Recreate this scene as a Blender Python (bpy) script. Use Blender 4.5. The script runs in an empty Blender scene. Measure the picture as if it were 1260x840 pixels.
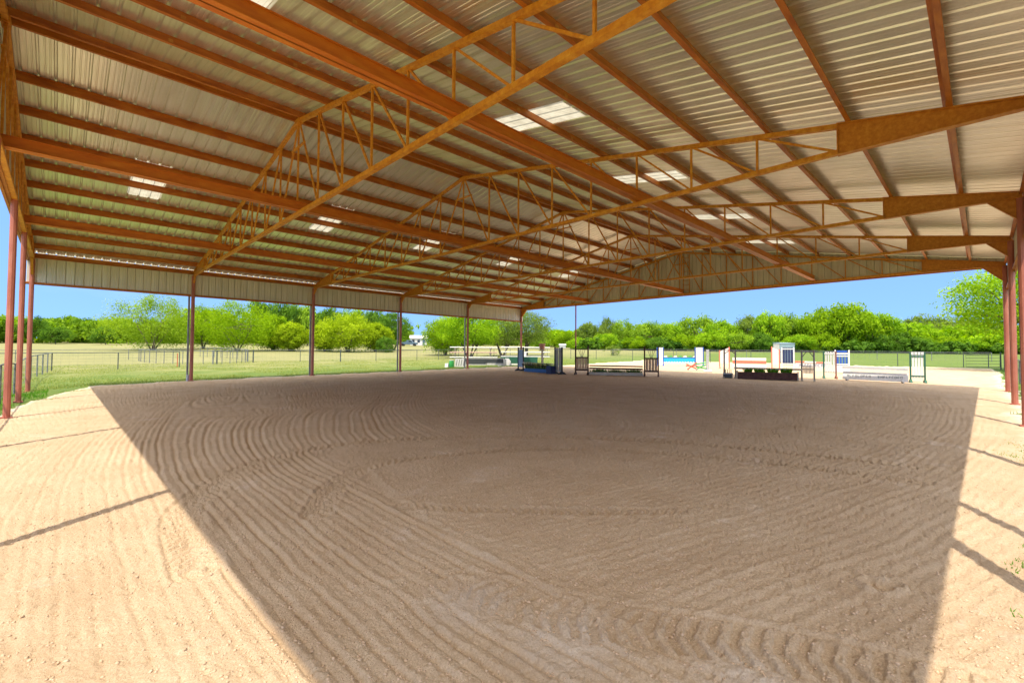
SUN, SKY, EXPO = 2.0, .15, 1.52
import bpy, math, random
import numpy as np
from mathutils import Matrix, Vector
scene = bpy.context.scene
col = scene.collection
PI = math.pi
rnd = random.Random(7)

# ------------------------------------------------------------------ helpers
def tag(o, label=None, cat=None, group=None, kind=None):
    if label: o['label'] = label
    if cat: o['category'] = cat
    if group: o['group'] = group
    if kind: o['kind'] = kind
    return o

def empty(name, loc=(0, 0, 0), rz=0.0, label=None, cat=None, group=None):
    o = bpy.data.objects.new(name, None)
    col.objects.link(o)
    o.location = loc
    o.rotation_euler = (0, 0, rz)
    o.empty_display_size = .2
    return tag(o, label, cat, group)

def mesh_obj(name, verts, faces, mat, parent=None, smooth=False, mats=None, fm=None):
    me = bpy.data.meshes.new(name)
    me.from_pydata([tuple(v) for v in verts], [], faces)
    for m in (mats or [mat]): me.materials.append(m)
    if fm is not None: me.polygons.foreach_set('material_index', fm)
    if smooth: me.polygons.foreach_set('use_smooth', [True] * len(faces))
    me.update()
    o = bpy.data.objects.new(name, me)
    col.objects.link(o)
    if parent: o.parent = parent
    return o

def np_mesh(name, V, Q, mat, parent=None, smooth=False, attrs=None):
    """V (n,3), Q (m,k) face indices"""
    me = bpy.data.meshes.new(name)
    n, (m, k) = len(V), Q.shape
    me.vertices.add(n); me.vertices.foreach_set('co', np.ascontiguousarray(V, dtype=np.float32).ravel())
    me.loops.add(m * k); me.loops.foreach_set('vertex_index', np.ascontiguousarray(Q, dtype=np.int32).ravel())
    me.polygons.add(m)
    me.polygons.foreach_set('loop_start', np.arange(0, m * k, k, dtype=np.int32))
    me.polygons.foreach_set('loop_total', np.full(m, k, dtype=np.int32))
    if smooth: me.polygons.foreach_set('use_smooth', np.ones(m, dtype=bool))
    for an, arr in (attrs or {}).items():
        at = me.attributes.new(an, 'FLOAT', 'POINT')
        at.data.foreach_set('value', np.ascontiguousarray(arr, dtype=np.float32))
    me.materials.append(mat)
    me.update(calc_edges=True)
    me.validate()
    o = bpy.data.objects.new(name, me)
    col.objects.link(o)
    if parent: o.parent = parent
    return o

class MB:
    def __init__(s): s.v = []; s.f = []; s.m = []
    def add(s, vs, fs, mi=0):
        k = len(s.v); s.v += [tuple(v) for v in vs]
        s.f += [tuple(i + k for i in f) for f in fs]; s.m += [mi] * len(fs)
        return s
    def box(s, x0, x1, y0, y1, z0, z1, mi=0):
        vs = [(x, y, z) for z in (z0, z1) for y in (y0, y1) for x in (x0, x1)]
        return s.add(vs, [(0, 2, 3, 1), (4, 5, 7, 6), (0, 1, 5, 4), (2, 6, 7, 3), (0, 4, 6, 2), (1, 3, 7, 5)], mi)
    def cbox(s, cx, cy, z0, sx, sy, h, mi=0):
        return s.box(cx - sx / 2, cx + sx / 2, cy - sy / 2, cy + sy / 2, z0, z0 + h, mi)
    def bar(s, p, q, w, h, up=(0, 0, 1), mi=0):
        p, q = Vector(p), Vector(q); d = (q - p).normalized(); u = Vector(up)
        if abs(d.dot(u)) > .99: u = Vector((1, 0, 0))
        r = d.cross(u).normalized() * w / 2; u = r.cross(d).normalized() * h / 2
        vs = [c + a * r + b * u for c in (p, q) for a, b in ((-1, -1), (1, -1), (1, 1), (-1, 1))]
        return s.add(vs, [(0, 1, 2, 3), (7, 6, 5, 4), (0, 4, 5, 1), (1, 5, 6, 2), (2, 6, 7, 3), (3, 7, 4, 0)], mi)
    def tube(s, pts, rads, n=8, cap=True, mi=0):
        pts = [Vector(p) for p in pts]
        if not hasattr(rads, '__len__'): rads = [rads] * len(pts)
        k = len(s.v)
        for i, p in enumerate(pts):
            d = (pts[min(i + 1, len(pts) - 1)] - pts[max(i - 1, 0)]).normalized()
            u = Vector((0, 0, 1)) if abs(d.z) < .9 else Vector((1, 0, 0))
            a = d.cross(u).normalized(); b = a.cross(d)
            for j in range(n):
                t = 2 * PI * j / n
                s.v.append(tuple(p + (a * math.cos(t) + b * math.sin(t)) * rads[i]))
        for i in range(len(pts) - 1):
            for j in range(n):
                s.f.append((k + i * n + j, k + i * n + (j + 1) % n, k + (i + 1) * n + (j + 1) % n, k + (i + 1) * n + j)); s.m.append(mi)
        if cap:
            s.f.append(tuple(k + j for j in range(n))[::-1]); s.m.append(mi)
            s.f.append(tuple(k + (len(pts) - 1) * n + j for j in range(n))); s.m.append(mi)
        return s
    def prism(s, poly, ax, c0, c1, mi=0):
        """poly: list of 2D points in the plane normal to axis ax, extruded c0..c1"""
        def P(p, c):
            return {'x': (c, p[0], p[1]), 'y': (p[0], c, p[1]), 'z': (p[0], p[1], c)}[ax]
        n = len(poly)
        vs = [P(p, c0) for p in poly] + [P(p, c1) for p in poly]
        fs = [tuple(range(n)), tuple(range(2 * n - 1, n - 1, -1))] + [(i, i + n, (i + 1) % n + n, (i + 1) % n) for i in range(n)]
        return s.add(vs, fs, mi)
    def build(s, name, mat, parent=None, smooth=False, bevel=0):
        mats = mat if isinstance(mat, (list, tuple)) else [mat]
        o = mesh_obj(name, s.v, s.f, None, parent, smooth, mats=mats, fm=s.m)
        if bevel:
            b = o.modifiers.new('bevel', 'BEVEL'); b.width = bevel; b.segments = 1; b.limit_method = 'ANGLE'
        return o

# ------------------------------------------------------------------ numpy noise
_rs = np.random.RandomState(3)
_P = _rs.rand(256, 256)
def vnoise(x, y):
    xi = np.floor(x).astype(int); yi = np.floor(y).astype(int)
    fx = x - xi; fy = y - yi
    fx = fx * fx * (3 - 2 * fx); fy = fy * fy * (3 - 2 * fy)
    g = lambda i, j: _P[(xi + i) & 255, (yi + j) & 255]
    return (g(0, 0) * (1 - fx) + g(1, 0) * fx) * (1 - fy) + (g(0, 1) * (1 - fx) + g(1, 1) * fx) * fy
def fbm(x, y, o=4, lac=2.03, gain=.5):
    s = 0; a = 1; t = 0
    for i in range(o):
        s = s + a * vnoise(x + 17.3 * i, y - 9.1 * i); t += a; a *= gain; x = x * lac; y = y * lac
    return s / t
def sstep(a, b, x):
    t = np.clip((x - a) / (b - a), 0, 1); return t * t * (3 - 2 * t)

# ------------------------------------------------------------------ materials
def new_mat(name):
    m = bpy.data.materials.new(name); m.use_nodes = True
    nt = m.node_tree; bs = nt.nodes['Principled BSDF']
    return m, nt, bs
def N(nt, t, **kw):
    n = nt.nodes.new(t)
    for k, v in kw.items():
        if k in n.inputs.keys(): n.inputs[k].default_value = v
        else: setattr(n, k, v)
    return n
def ramp(nt, fac, stops):
    r = nt.nodes.new('ShaderNodeValToRGB')
    els = r.color_ramp.elements
    while len(els) < len(stops): els.new(.5)
    for e, (p, c) in zip(els, stops):
        e.position = p; e.color = (*c, 1)
    nt.links.new(fac, r.inputs['Fac'])
    return r.outputs['Color']
def objcoord(nt):
    return N(nt, 'ShaderNodeTexCoord').outputs['Object']
def noisy(name, c1, c2, c3=None, scale=3, rough=.8, metal=0, bump=.1, bscale=40, detail=6, p=(.35, .65), bdist=.01, stretch=None):
    m, nt, bs = new_mat(name)
    co = objcoord(nt)
    if stretch:
        mp = N(nt, 'ShaderNodeMapping'); mp.inputs['Scale'].default_value = stretch
        nt.links.new(co, mp.inputs['Vector']); co = mp.outputs['Vector']
    n = N(nt, 'ShaderNodeTexNoise', Scale=scale, Detail=detail, Roughness=.62)
    nt.links.new(co, n.inputs['Vector'])
    st = [(p[0], c1), (p[1], c2)] if c3 is None else [(p[0], c1), ((p[0] + p[1]) / 2, c2), (p[1], c3)]
    nt.links.new(ramp(nt, n.outputs['Fac'], st), bs.inputs['Base Color'])
    bs.inputs['Roughness'].default_value = rough; bs.inputs['Metallic'].default_value = metal
    if bump:
        n2 = N(nt, 'ShaderNodeTexNoise', Scale=bscale, Detail=4); nt.links.new(co, n2.inputs['Vector'])
        b = N(nt, 'ShaderNodeBump', Strength=bump, Distance=bdist)
        nt.links.new(n2.outputs['Fac'], b.inputs['Height']); nt.links.new(b.outputs['Normal'], bs.inputs['Normal'])
    return m

M = {}
M['truss'] = noisy('truss_rusty_primer', (.50, .16, .009), (.64, .25, .014), (.76, .37, .04), scale=9, rough=.55, bump=.15, p=(.3, .68))
M['haunch'] = noisy('haunch_rusty_steel', (.46, .15, .008), (.56, .20, .012), (.66, .29, .03), scale=11, rough=.55, bump=.2, p=(.3, .7))
M['purlin'] = noisy('purlin_rusty_steel', (.32, .075, .004), (.46, .13, .007), (.56, .20, .016), scale=5, rough=.5, bump=.1, p=(.3, .72), stretch=(.4, 1.5, 1.5))
M['beam'] = noisy('beam_red_primer', (.48, .11, .006), (.58, .16, .009), (.66, .23, .02), scale=6, rough=.5, bump=.1, p=(.3, .72), stretch=(.4, 1.5, 1.5))
M['clip'] = noisy('clip_steel', (.45, .18, .03), (.60, .30, .05), scale=9, rough=.6)
M['column'] = noisy('column_red_oxide', (.34, .095, .06), (.45, .14, .085), (.50, .20, .13), scale=4, rough=.6, bump=.12, p=(.3, .75), stretch=(1, 1, .35))
M['pipe_grey'] = noisy('downpipe_grey', (.20, .21, .21), (.30, .31, .30), scale=4, rough=.5)
M['fence_pipe'] = noisy('fence_pipe_green_black', (.035, .05, .045), (.10, .12, .11), scale=5, rough=.5)
M['fence_grey'] = noisy('fence_pipe_weathered', (.10, .11, .11), (.22, .23, .22), scale=6, rough=.6)
M['wire'] = noisy('fence_wire', (.14, .15, .13), (.25, .25, .22), scale=9, rough=.5, metal=.5)
M['orange_post'] = noisy('orange_fence_post', (.5, .10, .04), (.6, .18, .08), scale=9)

def sheet_mat(name, c1, c2, metal, rough, streak=(6, .25, .25), spots=False):
    m, nt, bs = new_mat(name)
    co = objcoord(nt)
    mp = N(nt, 'ShaderNodeMapping'); mp.inputs['Scale'].default_value = streak
    nt.links.new(co, mp.inputs['Vector'])
    n = N(nt, 'ShaderNodeTexNoise', Scale=1.6, Detail=7, Roughness=.65); nt.links.new(mp.outputs['Vector'], n.inputs['Vector'])
    nt.links.new(ramp(nt, n.outputs['Fac'], [(.28, c1), (.7, c2)]), bs.inputs['Base Color'])
    bs.inputs['Metallic'].default_value = metal
    n2 = N(nt, 'ShaderNodeTexNoise', Scale=2.3, Detail=4); nt.links.new(co, n2.inputs['Vector'])
    mr = N(nt, 'ShaderNodeMapRange'); mr.inputs['To Min'].default_value = rough - .06; mr.inputs['To Max'].default_value = rough + .10
    nt.links.new(n2.outputs['Fac'], mr.inputs['Value']); nt.links.new(mr.outputs['Result'], bs.inputs['Roughness'])
    return m
M['roof'] = sheet_mat('roof_bare_metal_sheet', (.76, .72, .61), (.93, .91, .82), .76, .30, (3.3, .3, .3))
M['fascia'] = sheet_mat('fascia_tan_metal_sheet', (.60, .55, .43), (.78, .73, .60), .15, .45, (3.3, 3.3, .3))
# skylight
m, nt, bs = new_mat('skylight_fibreglass')
out = nt.nodes['Material Output']; nt.nodes.remove(bs)
n = N(nt, 'ShaderNodeTexNoise', Scale=4, Detail=5); nt.links.new(objcoord(nt), n.inputs['Vector'])
c = ramp(nt, n.outputs['Fac'], [(.3, (.40, .37, .28)), (.7, (.56, .53, .42))])
tr = N(nt, 'ShaderNodeBsdfTranslucent'); df = N(nt, 'ShaderNodeBsdfDiffuse'); mx = N(nt, 'ShaderNodeMixShader')
mx.inputs['Fac'].default_value = .45
nt.links.new(c, tr.inputs['Color']); nt.links.new(c, df.inputs['Color'])
nt.links.new(tr.outputs[0], mx.inputs[1]); nt.links.new(df.outputs[0], mx.inputs[2]); nt.links.new(mx.outputs[0], out.inputs['Surface'])
M['skylight'] = m

def paint(name, c, rough=.55, var=.75):
    return noisy(name, tuple(x * var for x in c), c, scale=6, rough=rough, bump=.08, p=(.25, .6))
M['white'] = paint('white_paint', (.80, .79, .76), var=.86)
M['offwhite'] = paint('weathered_white_paint', (.66, .64, .60))
M['blue'] = paint('blue_paint', (.02, .09, .42))
M['skyblue'] = paint('sky_blue_paint', (.01, .42, .80))
M['paleblue'] = paint('pale_blue_paint', (.30, .40, .52))
M['navy'] = paint('dark_blue_paint', (.015, .03, .10))
M['midblue'] = paint('mid_blue_box_paint', (.03, .13, .32))
M['red'] = paint('red_paint', (.75, .10, .05))
M['coral'] = paint('coral_paint', (.80, .18, .12))
M['green'] = paint('bright_green_paint', (.04, .38, .08))
M['dkgreen'] = paint('dark_green_paint', (.02, .12, .07))
M['black'] = paint('black_paint', (.018, .02, .022))
M['beige'] = paint('beige_plank', (.42, .37, .27))
M['tan'] = noisy('varnished_tan_wood', (.58, .36, .18), (.78, .56, .34), scale=5, stretch=(5, 5, .6))
M['brown'] = noisy('dark_brown_wood', (.05, .02, .012), (.11, .05, .03), scale=5, stretch=(5, 5, .6))
M['redbrown'] = noisy('red_brown_wood', (.16, .05, .03), (.28, .11, .06), scale=5, stretch=(.6, 5, 5))
M['greywood'] = noisy('weathered_grey_wood', (.24, .20, .15), (.42, .38, .31), scale=6, stretch=(4, 4, .8))
M['palewood'] = noisy('pale_weathered_wood', (.50, .42, .30), (.68, .60, .47), scale=6, stretch=(.6, 4, 4))
M['boxbrown'] = noisy('flower_box_brown', (.07, .028, .02), (.15, .07, .05), scale=5)
M['lattice'] = paint('dark_grey_lattice', (.07, .08, .08))
M['pillargrey'] = paint('light_grey_plastic', (.50, .52, .54))
M['shed'] = sheet_mat('shed_blue_grey_sheet', (.20, .30, .34), (.30, .40, .44), .1, .5, (4, 4, .3))
M['housewhite'] = paint('house_white_siding', (.75, .74, .72))
M['houseroof'] = noisy('house_pale_roof', (.45, .44, .42), (.6, .58, .56), scale=3)
M['glass'] = noisy('dark_window_glass', (.02, .03, .04), (.04, .05, .06), rough=.1, bump=0)
M['truck'] = paint('blue_grey_truck_paint', (.10, .16, .22), rough=.3)
M['rubber'] = paint('tyre_rubber', (.02, .02, .02), rough=.9)
M['clay'] = paint('terracotta', (.55, .25, .16))
M['letter'] = paint('grey_lettering', (.22, .26, .26))
M['bluegreyletter'] = paint('blue_grey_lettering', (.20, .26, .42))
M['bark'] = noisy('tree_bark', (.07, .05, .035), (.20, .15, .10), scale=8, bump=.5, bscale=20, bdist=.03, stretch=(1, 1, .3))
M['wirebox'] = paint('green_plants_base', (.03, .08, .02))

def leaf_mat(name, dark, light, trans=.45):
    m, nt, bs = new_mat(name)
    out = nt.nodes['Material Output']; nt.nodes.remove(bs)
    a = N(nt, 'ShaderNodeAttribute'); a.attribute_name = 'tint'
    g = N(nt, 'ShaderNodeNewGeometry')
    c = ramp(nt, a.outputs['Fac'], [(0.0, dark), (1.0, light)])
    d = N(nt, 'ShaderNodeBsdfDiffuse'); t = N(nt, 'ShaderNodeBsdfTranslucent'); mx = N(nt, 'ShaderNodeMixShader')
    mx.inputs['Fac'].default_value = trans
    hs = N(nt, 'ShaderNodeHueSaturation'); hs.inputs['Saturation'].default_value = 1.1; hs.inputs['Value'].default_value = 1.15
    nt.links.new(c, hs.inputs['Color'])
    nt.links.new(c, d.inputs['Color']); nt.links.new(hs.outputs['Color'], t.inputs['Color'])
    nt.links.new(d.outputs[0], mx.inputs[1]); nt.links.new(t.outputs[0], mx.inputs[2]); nt.links.new(mx.outputs[0], out.inputs['Surface'])
    return m
LM = {
 'l': leaf_mat('leaf_lime', (0.099, 0.211, 0.009), (0.335, 0.502, 0.019)),
 'y': leaf_mat('leaf_yellow_green', (0.169, 0.266, 0.009), (0.469, 0.600, 0.031)),
 'g': leaf_mat('leaf_fresh_green', (0.084, 0.225, 0.014), (0.42, 0.62, 0.03)),
 'm': leaf_mat('leaf_mid_green', (0.076, 0.176, 0.016), (0.37, 0.54, 0.05)),
 'd': leaf_mat('leaf_dark_green', (0.038, 0.109, 0.016), (0.19, 0.34, 0.04)),
 'o': leaf_mat('leaf_olive_green', (0.084, 0.140, 0.023), (0.268, 0.368, 0.062)),
 'w': leaf_mat('leaf_willow_green', (0.112, 0.211, 0.016), (0.368, 0.519, 0.046)),
}
M['grass'] = leaf_mat('grass_blades', (0.167, 0.268, 0.031), (0.502, 0.502, 0.155), .3)
M['tuft'] = leaf_mat('weed_blades', (0.067, 0.218, 0.019), (0.201, 0.402, 0.046), .3)
M['plants'] = leaf_mat('box_plant_leaves', (0.050, 0.117, 0.019), (0.301, 0.368, 0.124), .2)

# ------------------------------------------------------------------ terrain
A_, B_ = .0185, .0163
def terr(X, Y):
    X = np.asarray(X, float); Y = np.asarray(Y, float)
    r = np.hypot(X, Y)
    t = np.clip(np.minimum(r, 230) - 58, 0, None)
    w = .1 + .65 * np.clip(Y, 0, None) / (r + 1e-6)
    rise = .024 * w * t * t / (t + 12)
    # level off behind the camera and far away
    base = A_ * X + B_ * Y
    base = np.where(r > 260, base * (260 / np.maximum(r, 1)) ** .5, base)
    dip = -.17 * np.exp(-(((X + .3) / 1.6) ** 2 + ((Y - 29.5) / 2.5) ** 2))
    return base + rise + dip
def tz(x, y): return float(terr(x, y))

# grass / sand masks -------------------------------------------------
def edge_left(Y):      # X of the left limit of the sand
    return np.where(Y < 17, -.35, -.35 + 2.3 * ((Y - 17) / 11.5).clip(0, 1.2) ** 1.6)
def sand_mask(X, Y):
    n = (fbm(X * .8, Y * .8, 4) - .5)
    n2 = (fbm(X * 3.1 + 40, Y * 3.1, 3) - .5)
    wob = n * 1.0 + n2 * .5
    # covered arena
    yl = 29.75 + .35 * wob
    inside = sstep(-.25, .25, X - edge_left(Y) + wob * .6) * sstep(-.15, .15, yl - Y) * sstep(-.5, .6, Y + .25 + wob * 1.1) * sstep(-.3, .3, 33 - X)
    # outdoor riding ring to the right of the shelter
    far = 51.5 + 6.5 * (1 - np.clip(Y, 0, 40) / 40) + wob * 1.2
    ytop = 27.6 + (X - 31) * .12 + wob
    ring = sstep(-.5, .5, far - X) * sstep(-.5, .5, ytop - Y) * sstep(-.5, .6, Y + .2 + wob * 1.1) * sstep(-1, .5, X - 29)
    pen = sstep(1.0, .55, np.hypot((X - 10.5) / 7.0, (Y - 60) / 12) + n * .9 + n2 * .5)
    apron = sstep(-.5, .5, 1.4 - Y + wob) * sstep(-.5, .5, 6 - X) * sstep(-.5, .3, Y + 1.5)
    back = sstep(.5, -.5, X + .3 + wob * .5) * sstep(19, 15, Y) * sstep(-7, -5, X)
    return np.clip(np.maximum.reduce([inside, ring, pen * .34, apron, back * .8]), 0, 1)

# furrows ---------------------------------------------------------------
def polydist(X, Y, pts):
    """signed lateral distance and arclength to a polyline"""
    best = np.full(X.shape, 1e9); lat = np.zeros(X.shape); arc = np.zeros(X.shape); s0 = 0
    for (x0, y0), (x1, y1) in zip(pts[:-1], pts[1:]):
        dx, dy = x1 - x0, y1 - y0; L = math.hypot(dx, dy); dx /= L; dy /= L
        t = (X - x0) * dx + (Y - y0) * dy; tc = np.clip(t, 0, L)
        ex, ey = X - x0 - tc * dx, Y - y0 - tc * dy
        d = ex * ex + ey * ey; sd = (X - x0) * -dy + (Y - y0) * dx
        m = d < best
        best = np.where(m, d, best); lat = np.where(m, np.sign(sd) * np.sqrt(d), lat); arc = np.where(m, s0 + tc, arc)
        s0 += L
    return lat, arc, np.sqrt(best)
def smooth_poly(pts, n=8):
    P = [np.array(p, float) for p in pts]; out = []
    P = [2 * P[0] - P[1]] + P + [2 * P[-1] - P[-2]]
    for i in range(1, len(P) - 2):
        for k in range(n):
            t = k / n
            out.append(tuple(.5 * (2 * P[i] + (P[i + 1] - P[i - 1]) * t + (2 * P[i - 1] - 5 * P[i] + 4 * P[i + 1] - P[i + 2]) * t * t + (3 * P[i] - P[i - 1] - 3 * P[i + 1] + P[i + 2]) * t ** 3)))
    out.append(tuple(P[-2])); return out
TR_E = smooth_poly([(2.05, 5.6), (2.18, 7.2), (2.66, 8.19), (3.3, 8.95), (4.2, 9.55), (5.12, 9.6), (6.33, 9.19), (7.73, 8.21), (9.0, 6.9), (10.3, 4.9), (10.95, 2.92), (11.25, 1.5)])
TR_F = smooth_poly([(3.3, 6.2), (4.0, 7.2), (4.9, 7.75), (6.0, 7.55), (7.3, 6.95), (8.5, 5.8), (9.3, 4.4), (9.85, 2.9), (10.1, 1.4)])
TR_G = smooth_poly([(4.2, 5.75), (4.56, 5.25), (5.11, 4.64), (5.63, 4.07), (6.5, 3.3)])
TR_C = smooth_poly([(3.55, 3.75), (3.75, 3.15), (4.05, 2.55), (4.4, 1.95), (4.7, 1.35), (4.95, .7)])
TR_D = smooth_poly([(4.75, 7.6), (4.43, 6.5), (4.15, 4.8), (4.04, 3.3), (4.1, 2.4)])

def furrow_phase(X, Y):
    near = sstep(9, 4, X)
    wx = (fbm(X * .6, Y * .6, 3) - .5) * .09 + (fbm(X * 2.6 + 9, Y * 2.6, 3) - .5) * .045 + (fbm(X * .25, Y * .25 + 4, 2) - .5) * .9 * (1 - near)
    U = X + wx; yy = np.clip(Y - 8, 0, None)
    X0 = U.copy()
    for _ in range(5):
        X0 = U - (.02 + .016 * np.clip(X0 - 2.3, 0, 3)) * yy ** 2 / (1 + .03 * yy)
    ph = X0 / (.212 + .035 * sstep(3, 8, X0))
    return X0, ph - np.floor(ph), vnoise(np.floor(ph) * 7.7, Y * .35 + 3)
def height(X, Y, s):
    """relief of the raked footing, s = local sand mask"""
    d2 = (X - 1.1) ** 2 + (Y - .7) ** 2
    wx = (fbm(X * .7, Y * .7, 3) - .5) * .16 + (fbm(X * 3.3 + 9, Y * 3.3, 3) - .5) * .10 + (fbm(X * .25, Y * .25 + 4, 2) - .5) * .8 * sstep(4, 9, X); wy = (fbm(X * .7 + 50, Y * .7 + 20, 3) - .5) * .16
    # family 1: furrows along the left side that fan out toward the far wall
    X0, fr, which = furrow_phase(X, Y)
    amp1 = sstep(-.2, .4, X) * (1 - .55 * sstep(5, 11, X0)) * (1 - .72 * sstep(2.5, 1.7, X) * sstep(15, 9, Y))
    c0 = fbm(X * 11, Y * 11, 3)
    q = (fr - .5) / (.085 + .05 * c0)
    groove = np.exp(-q * q); berm = np.exp(-((fr - .72) / .12) ** 2) + .6 * np.exp(-((fr - .27) / .13) ** 2)
    q2 = np.minimum(fr, 1 - fr) / .055
    f1 = (-.024 * groove * (.25 + .95 * which) + .010 * berm * (.5 + which) - .010 * np.exp(-q2 * q2) * sstep(.45, .6, c0 * .5 + which * .5)) * amp1
    # family 2: fine tilled lines sweeping across the right half
    V = Y + .3 * X + .012 * (X - 6) ** 2 * -1 + wy
    ph2 = V / .135; r2 = 1 - np.abs((ph2 - np.floor(ph2)) - .5) * 2
    w2 = vnoise(np.floor(ph2) * 3.3, X * .35)
    f2 = r2 ** 1.2 * (.007 + .015 * w2 * w2)
    lE, aE, dE = polydist(X, Y, TR_E); lD, aD, dD = polydist(X, Y, TR_D)
    xin = sstep(3.95, 4.35, X - .06 * (Y - 3) + wx) * sstep(10.4, 9.2, Y + .02 * (X - 6) ** 2)
    xin = xin * sstep(0, .5, -lE + .0 * X + 9 * (X < 4))
    xin = np.where((X > 11.3), sstep(9, 5, Y), xin)
    h = f1 * (1 - xin) + f2 * xin
    # ragged, crumbly break-up of the ridge crests
    c1 = fbm(X * 9, Y * 9, 3); c2 = fbm(X * 26 + 5, Y * 26, 2)
    h = h * (.55 + .9 * c1) + (c2 - .5) * .012 * (.6 + .6 * xin) + np.maximum(c1 - .62, 0) * .03 + (fbm(X * 2.2, Y * 2.2, 3) - .5) * .025
    # tyre tracks
    def track(lat, arc, dist, w, lug, dep, tilt):
        m = sstep(w, w * .75, np.abs(lat)) * (dist < w * 1.3)
        p = (arc + tilt * np.abs(lat)) / lug; q = p - np.floor(p)
        l = sstep(.0, .18, q) * sstep(.62, .45, q)
        return m, -dep + l * dep * 1.5
    for (T, w, lug, dep, tl, off) in ((TR_E, .19, .13, .014, .9, 0), (TR_F, .17, .13, .013, .9, 0), (TR_G, .11, .11, .014, .8, 0), (TR_C, .25, .135, .014, -.35, 0)):
        if T is TR_E: l, a, d = lE, aE, dE
        else: l, a, d = polydist(X, Y, T)
        if off: l = l + off; d = np.abs(l) + (d > abs(off) + w * 1.6) * 9
        m, t = track(l + (c1 - .5) * .06, a + (c2 - .5) * .03, d, w, lug, dep * 1.35, tl)
        h = h * (1 - m * .85) + m * t * (.6 + .8 * c1)
        # pushed-up rim
        h = h - .016 * np.exp(-((l - w * 1.02) / .022) ** 2) * (d < w * 1.6) * (.5 + c1 * .6)
        h = h + .014 * np.exp(-((np.abs(l) - w * 1.25) / .035) ** 2) * (d < w * 1.6) * (.3 + c1)
    # smooth wheel path beside TR_D
    h = h + .022 * np.exp(-(lD / .05) ** 2) * (dD < .4) * c1 - .012 * np.exp(-((lD + .14) / .08) ** 2) * (dD < .5)
    # churned strip where the tractor turned
    ch = sstep(.75, .2, np.abs(Y - (5.2 - 1.15 * (X - 2.2)))) * sstep(4.9, 3.9, X) * sstep(2.2, 2.9, X)
    h = h * (1 - .5 * ch) + ch * (np.abs(fbm(X * 5 + 3, Y * 3.2, 4) - .5) * -.07 + .012)
    # small pits and crumbs everywhere
    pit = fbm((X - .9 * Y) * 14 + 31, (Y + .3 * X) * 34, 2)
    h = h - np.maximum(pit - .66, 0) * .06 + np.maximum(.30 - pit, 0) * .05
    # hoof print
    for (hx, hy, r0, dp) in ((6.03, 1.38, .10, .05), (6.1, 1.30, .07, .04)):
        q = ((X - hx) ** 2 + (Y - hy) ** 2) / r0 ** 2
        h = h - dp * np.exp(-q * 1.5) + dp * .7 * np.exp(-((np.sqrt(q) - 1.35) / .3) ** 2) * (.4 + c1)
    # outdoor ring and grass: only gentle unevenness
    out = sstep(31.5, 33.5, X)
    h = h * (1 - out) + out * (c1 - .5) * .02
    soft = sstep(.9, .2, Y) * sstep(1.2, 4, X)     # trampled strip along the right side
    h = h * (1 - .6 * soft) + soft * ((fbm(X * 5, Y * 5, 4) - .5) * .05)
    g = (fbm(X * 4, Y * 4, 4) - .5) * .06 + (fbm(X * .3, Y * .3, 3) - .5) * .12
    return h * s + g * (1 - s) * sstep(2, 6, np.sqrt(d2))

def make_ground():
    cx, cy = 1.13, .73
    rs = [.25, .5, .8, 1.1, 1.4]
    r = 1.6
    while r < 70:
        rs.append(r); r += max(.009, r * r / 2.0 * .0018 * 1.05)
    while r < 900:
        rs.append(r); r *= 1.05
    rs = np.array(rs)
    # dense angles (measured from +Y toward +X) where the ring and arena lie
    a0, a1 = math.radians(-7), math.radians(96)
    dense = np.linspace(a0, a1, 1010)
    coarse = np.linspace(a1, a0 + 2 * PI, 90)[1:-1]
    th = np.concatenate([dense, coarse]); nt_ = len(th); nr = len(rs)
    R_, T_ = np.meshgrid(rs, th, indexing='ij')
    X = cx + R_ * np.sin(T_); Y = cy + R_ * np.cos(T_)
    s = sand_mask(X, Y)
    lod = sstep(60, 30, R_)
    H = height(X, Y, s) * lod
    Z = terr(X, Y) + H
    V = np.stack([X, Y, Z], -1).reshape(-1, 3)
    V = np.vstack([V, [[cx, cy, tz(cx, cy)]]])
    i = np.arange(nr - 1)[:, None] * nt_; j = np.arange(nt_)[None, :]; j2 = (j + 1) % nt_
    Q = np.stack([i + j, i + nt_ + j, i + nt_ + j2, i + j2], -1).reshape(-1, 4)
    # close the small disc round the centre
    c = len(V) - 1
    ring = [(c, k, k + 1, k + 2) for k in range(0, nt_ - 1, 2)]
    ring = [(c, k, k + 1, (k + 2) % nt_) for k in range(0, nt_, 2)]
    Q = np.vstack([Q, np.array(ring)])
    smask = np.append(s.ravel(), 1)
    return V, Q, smask, np.append(H.ravel(), 0)
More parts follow.
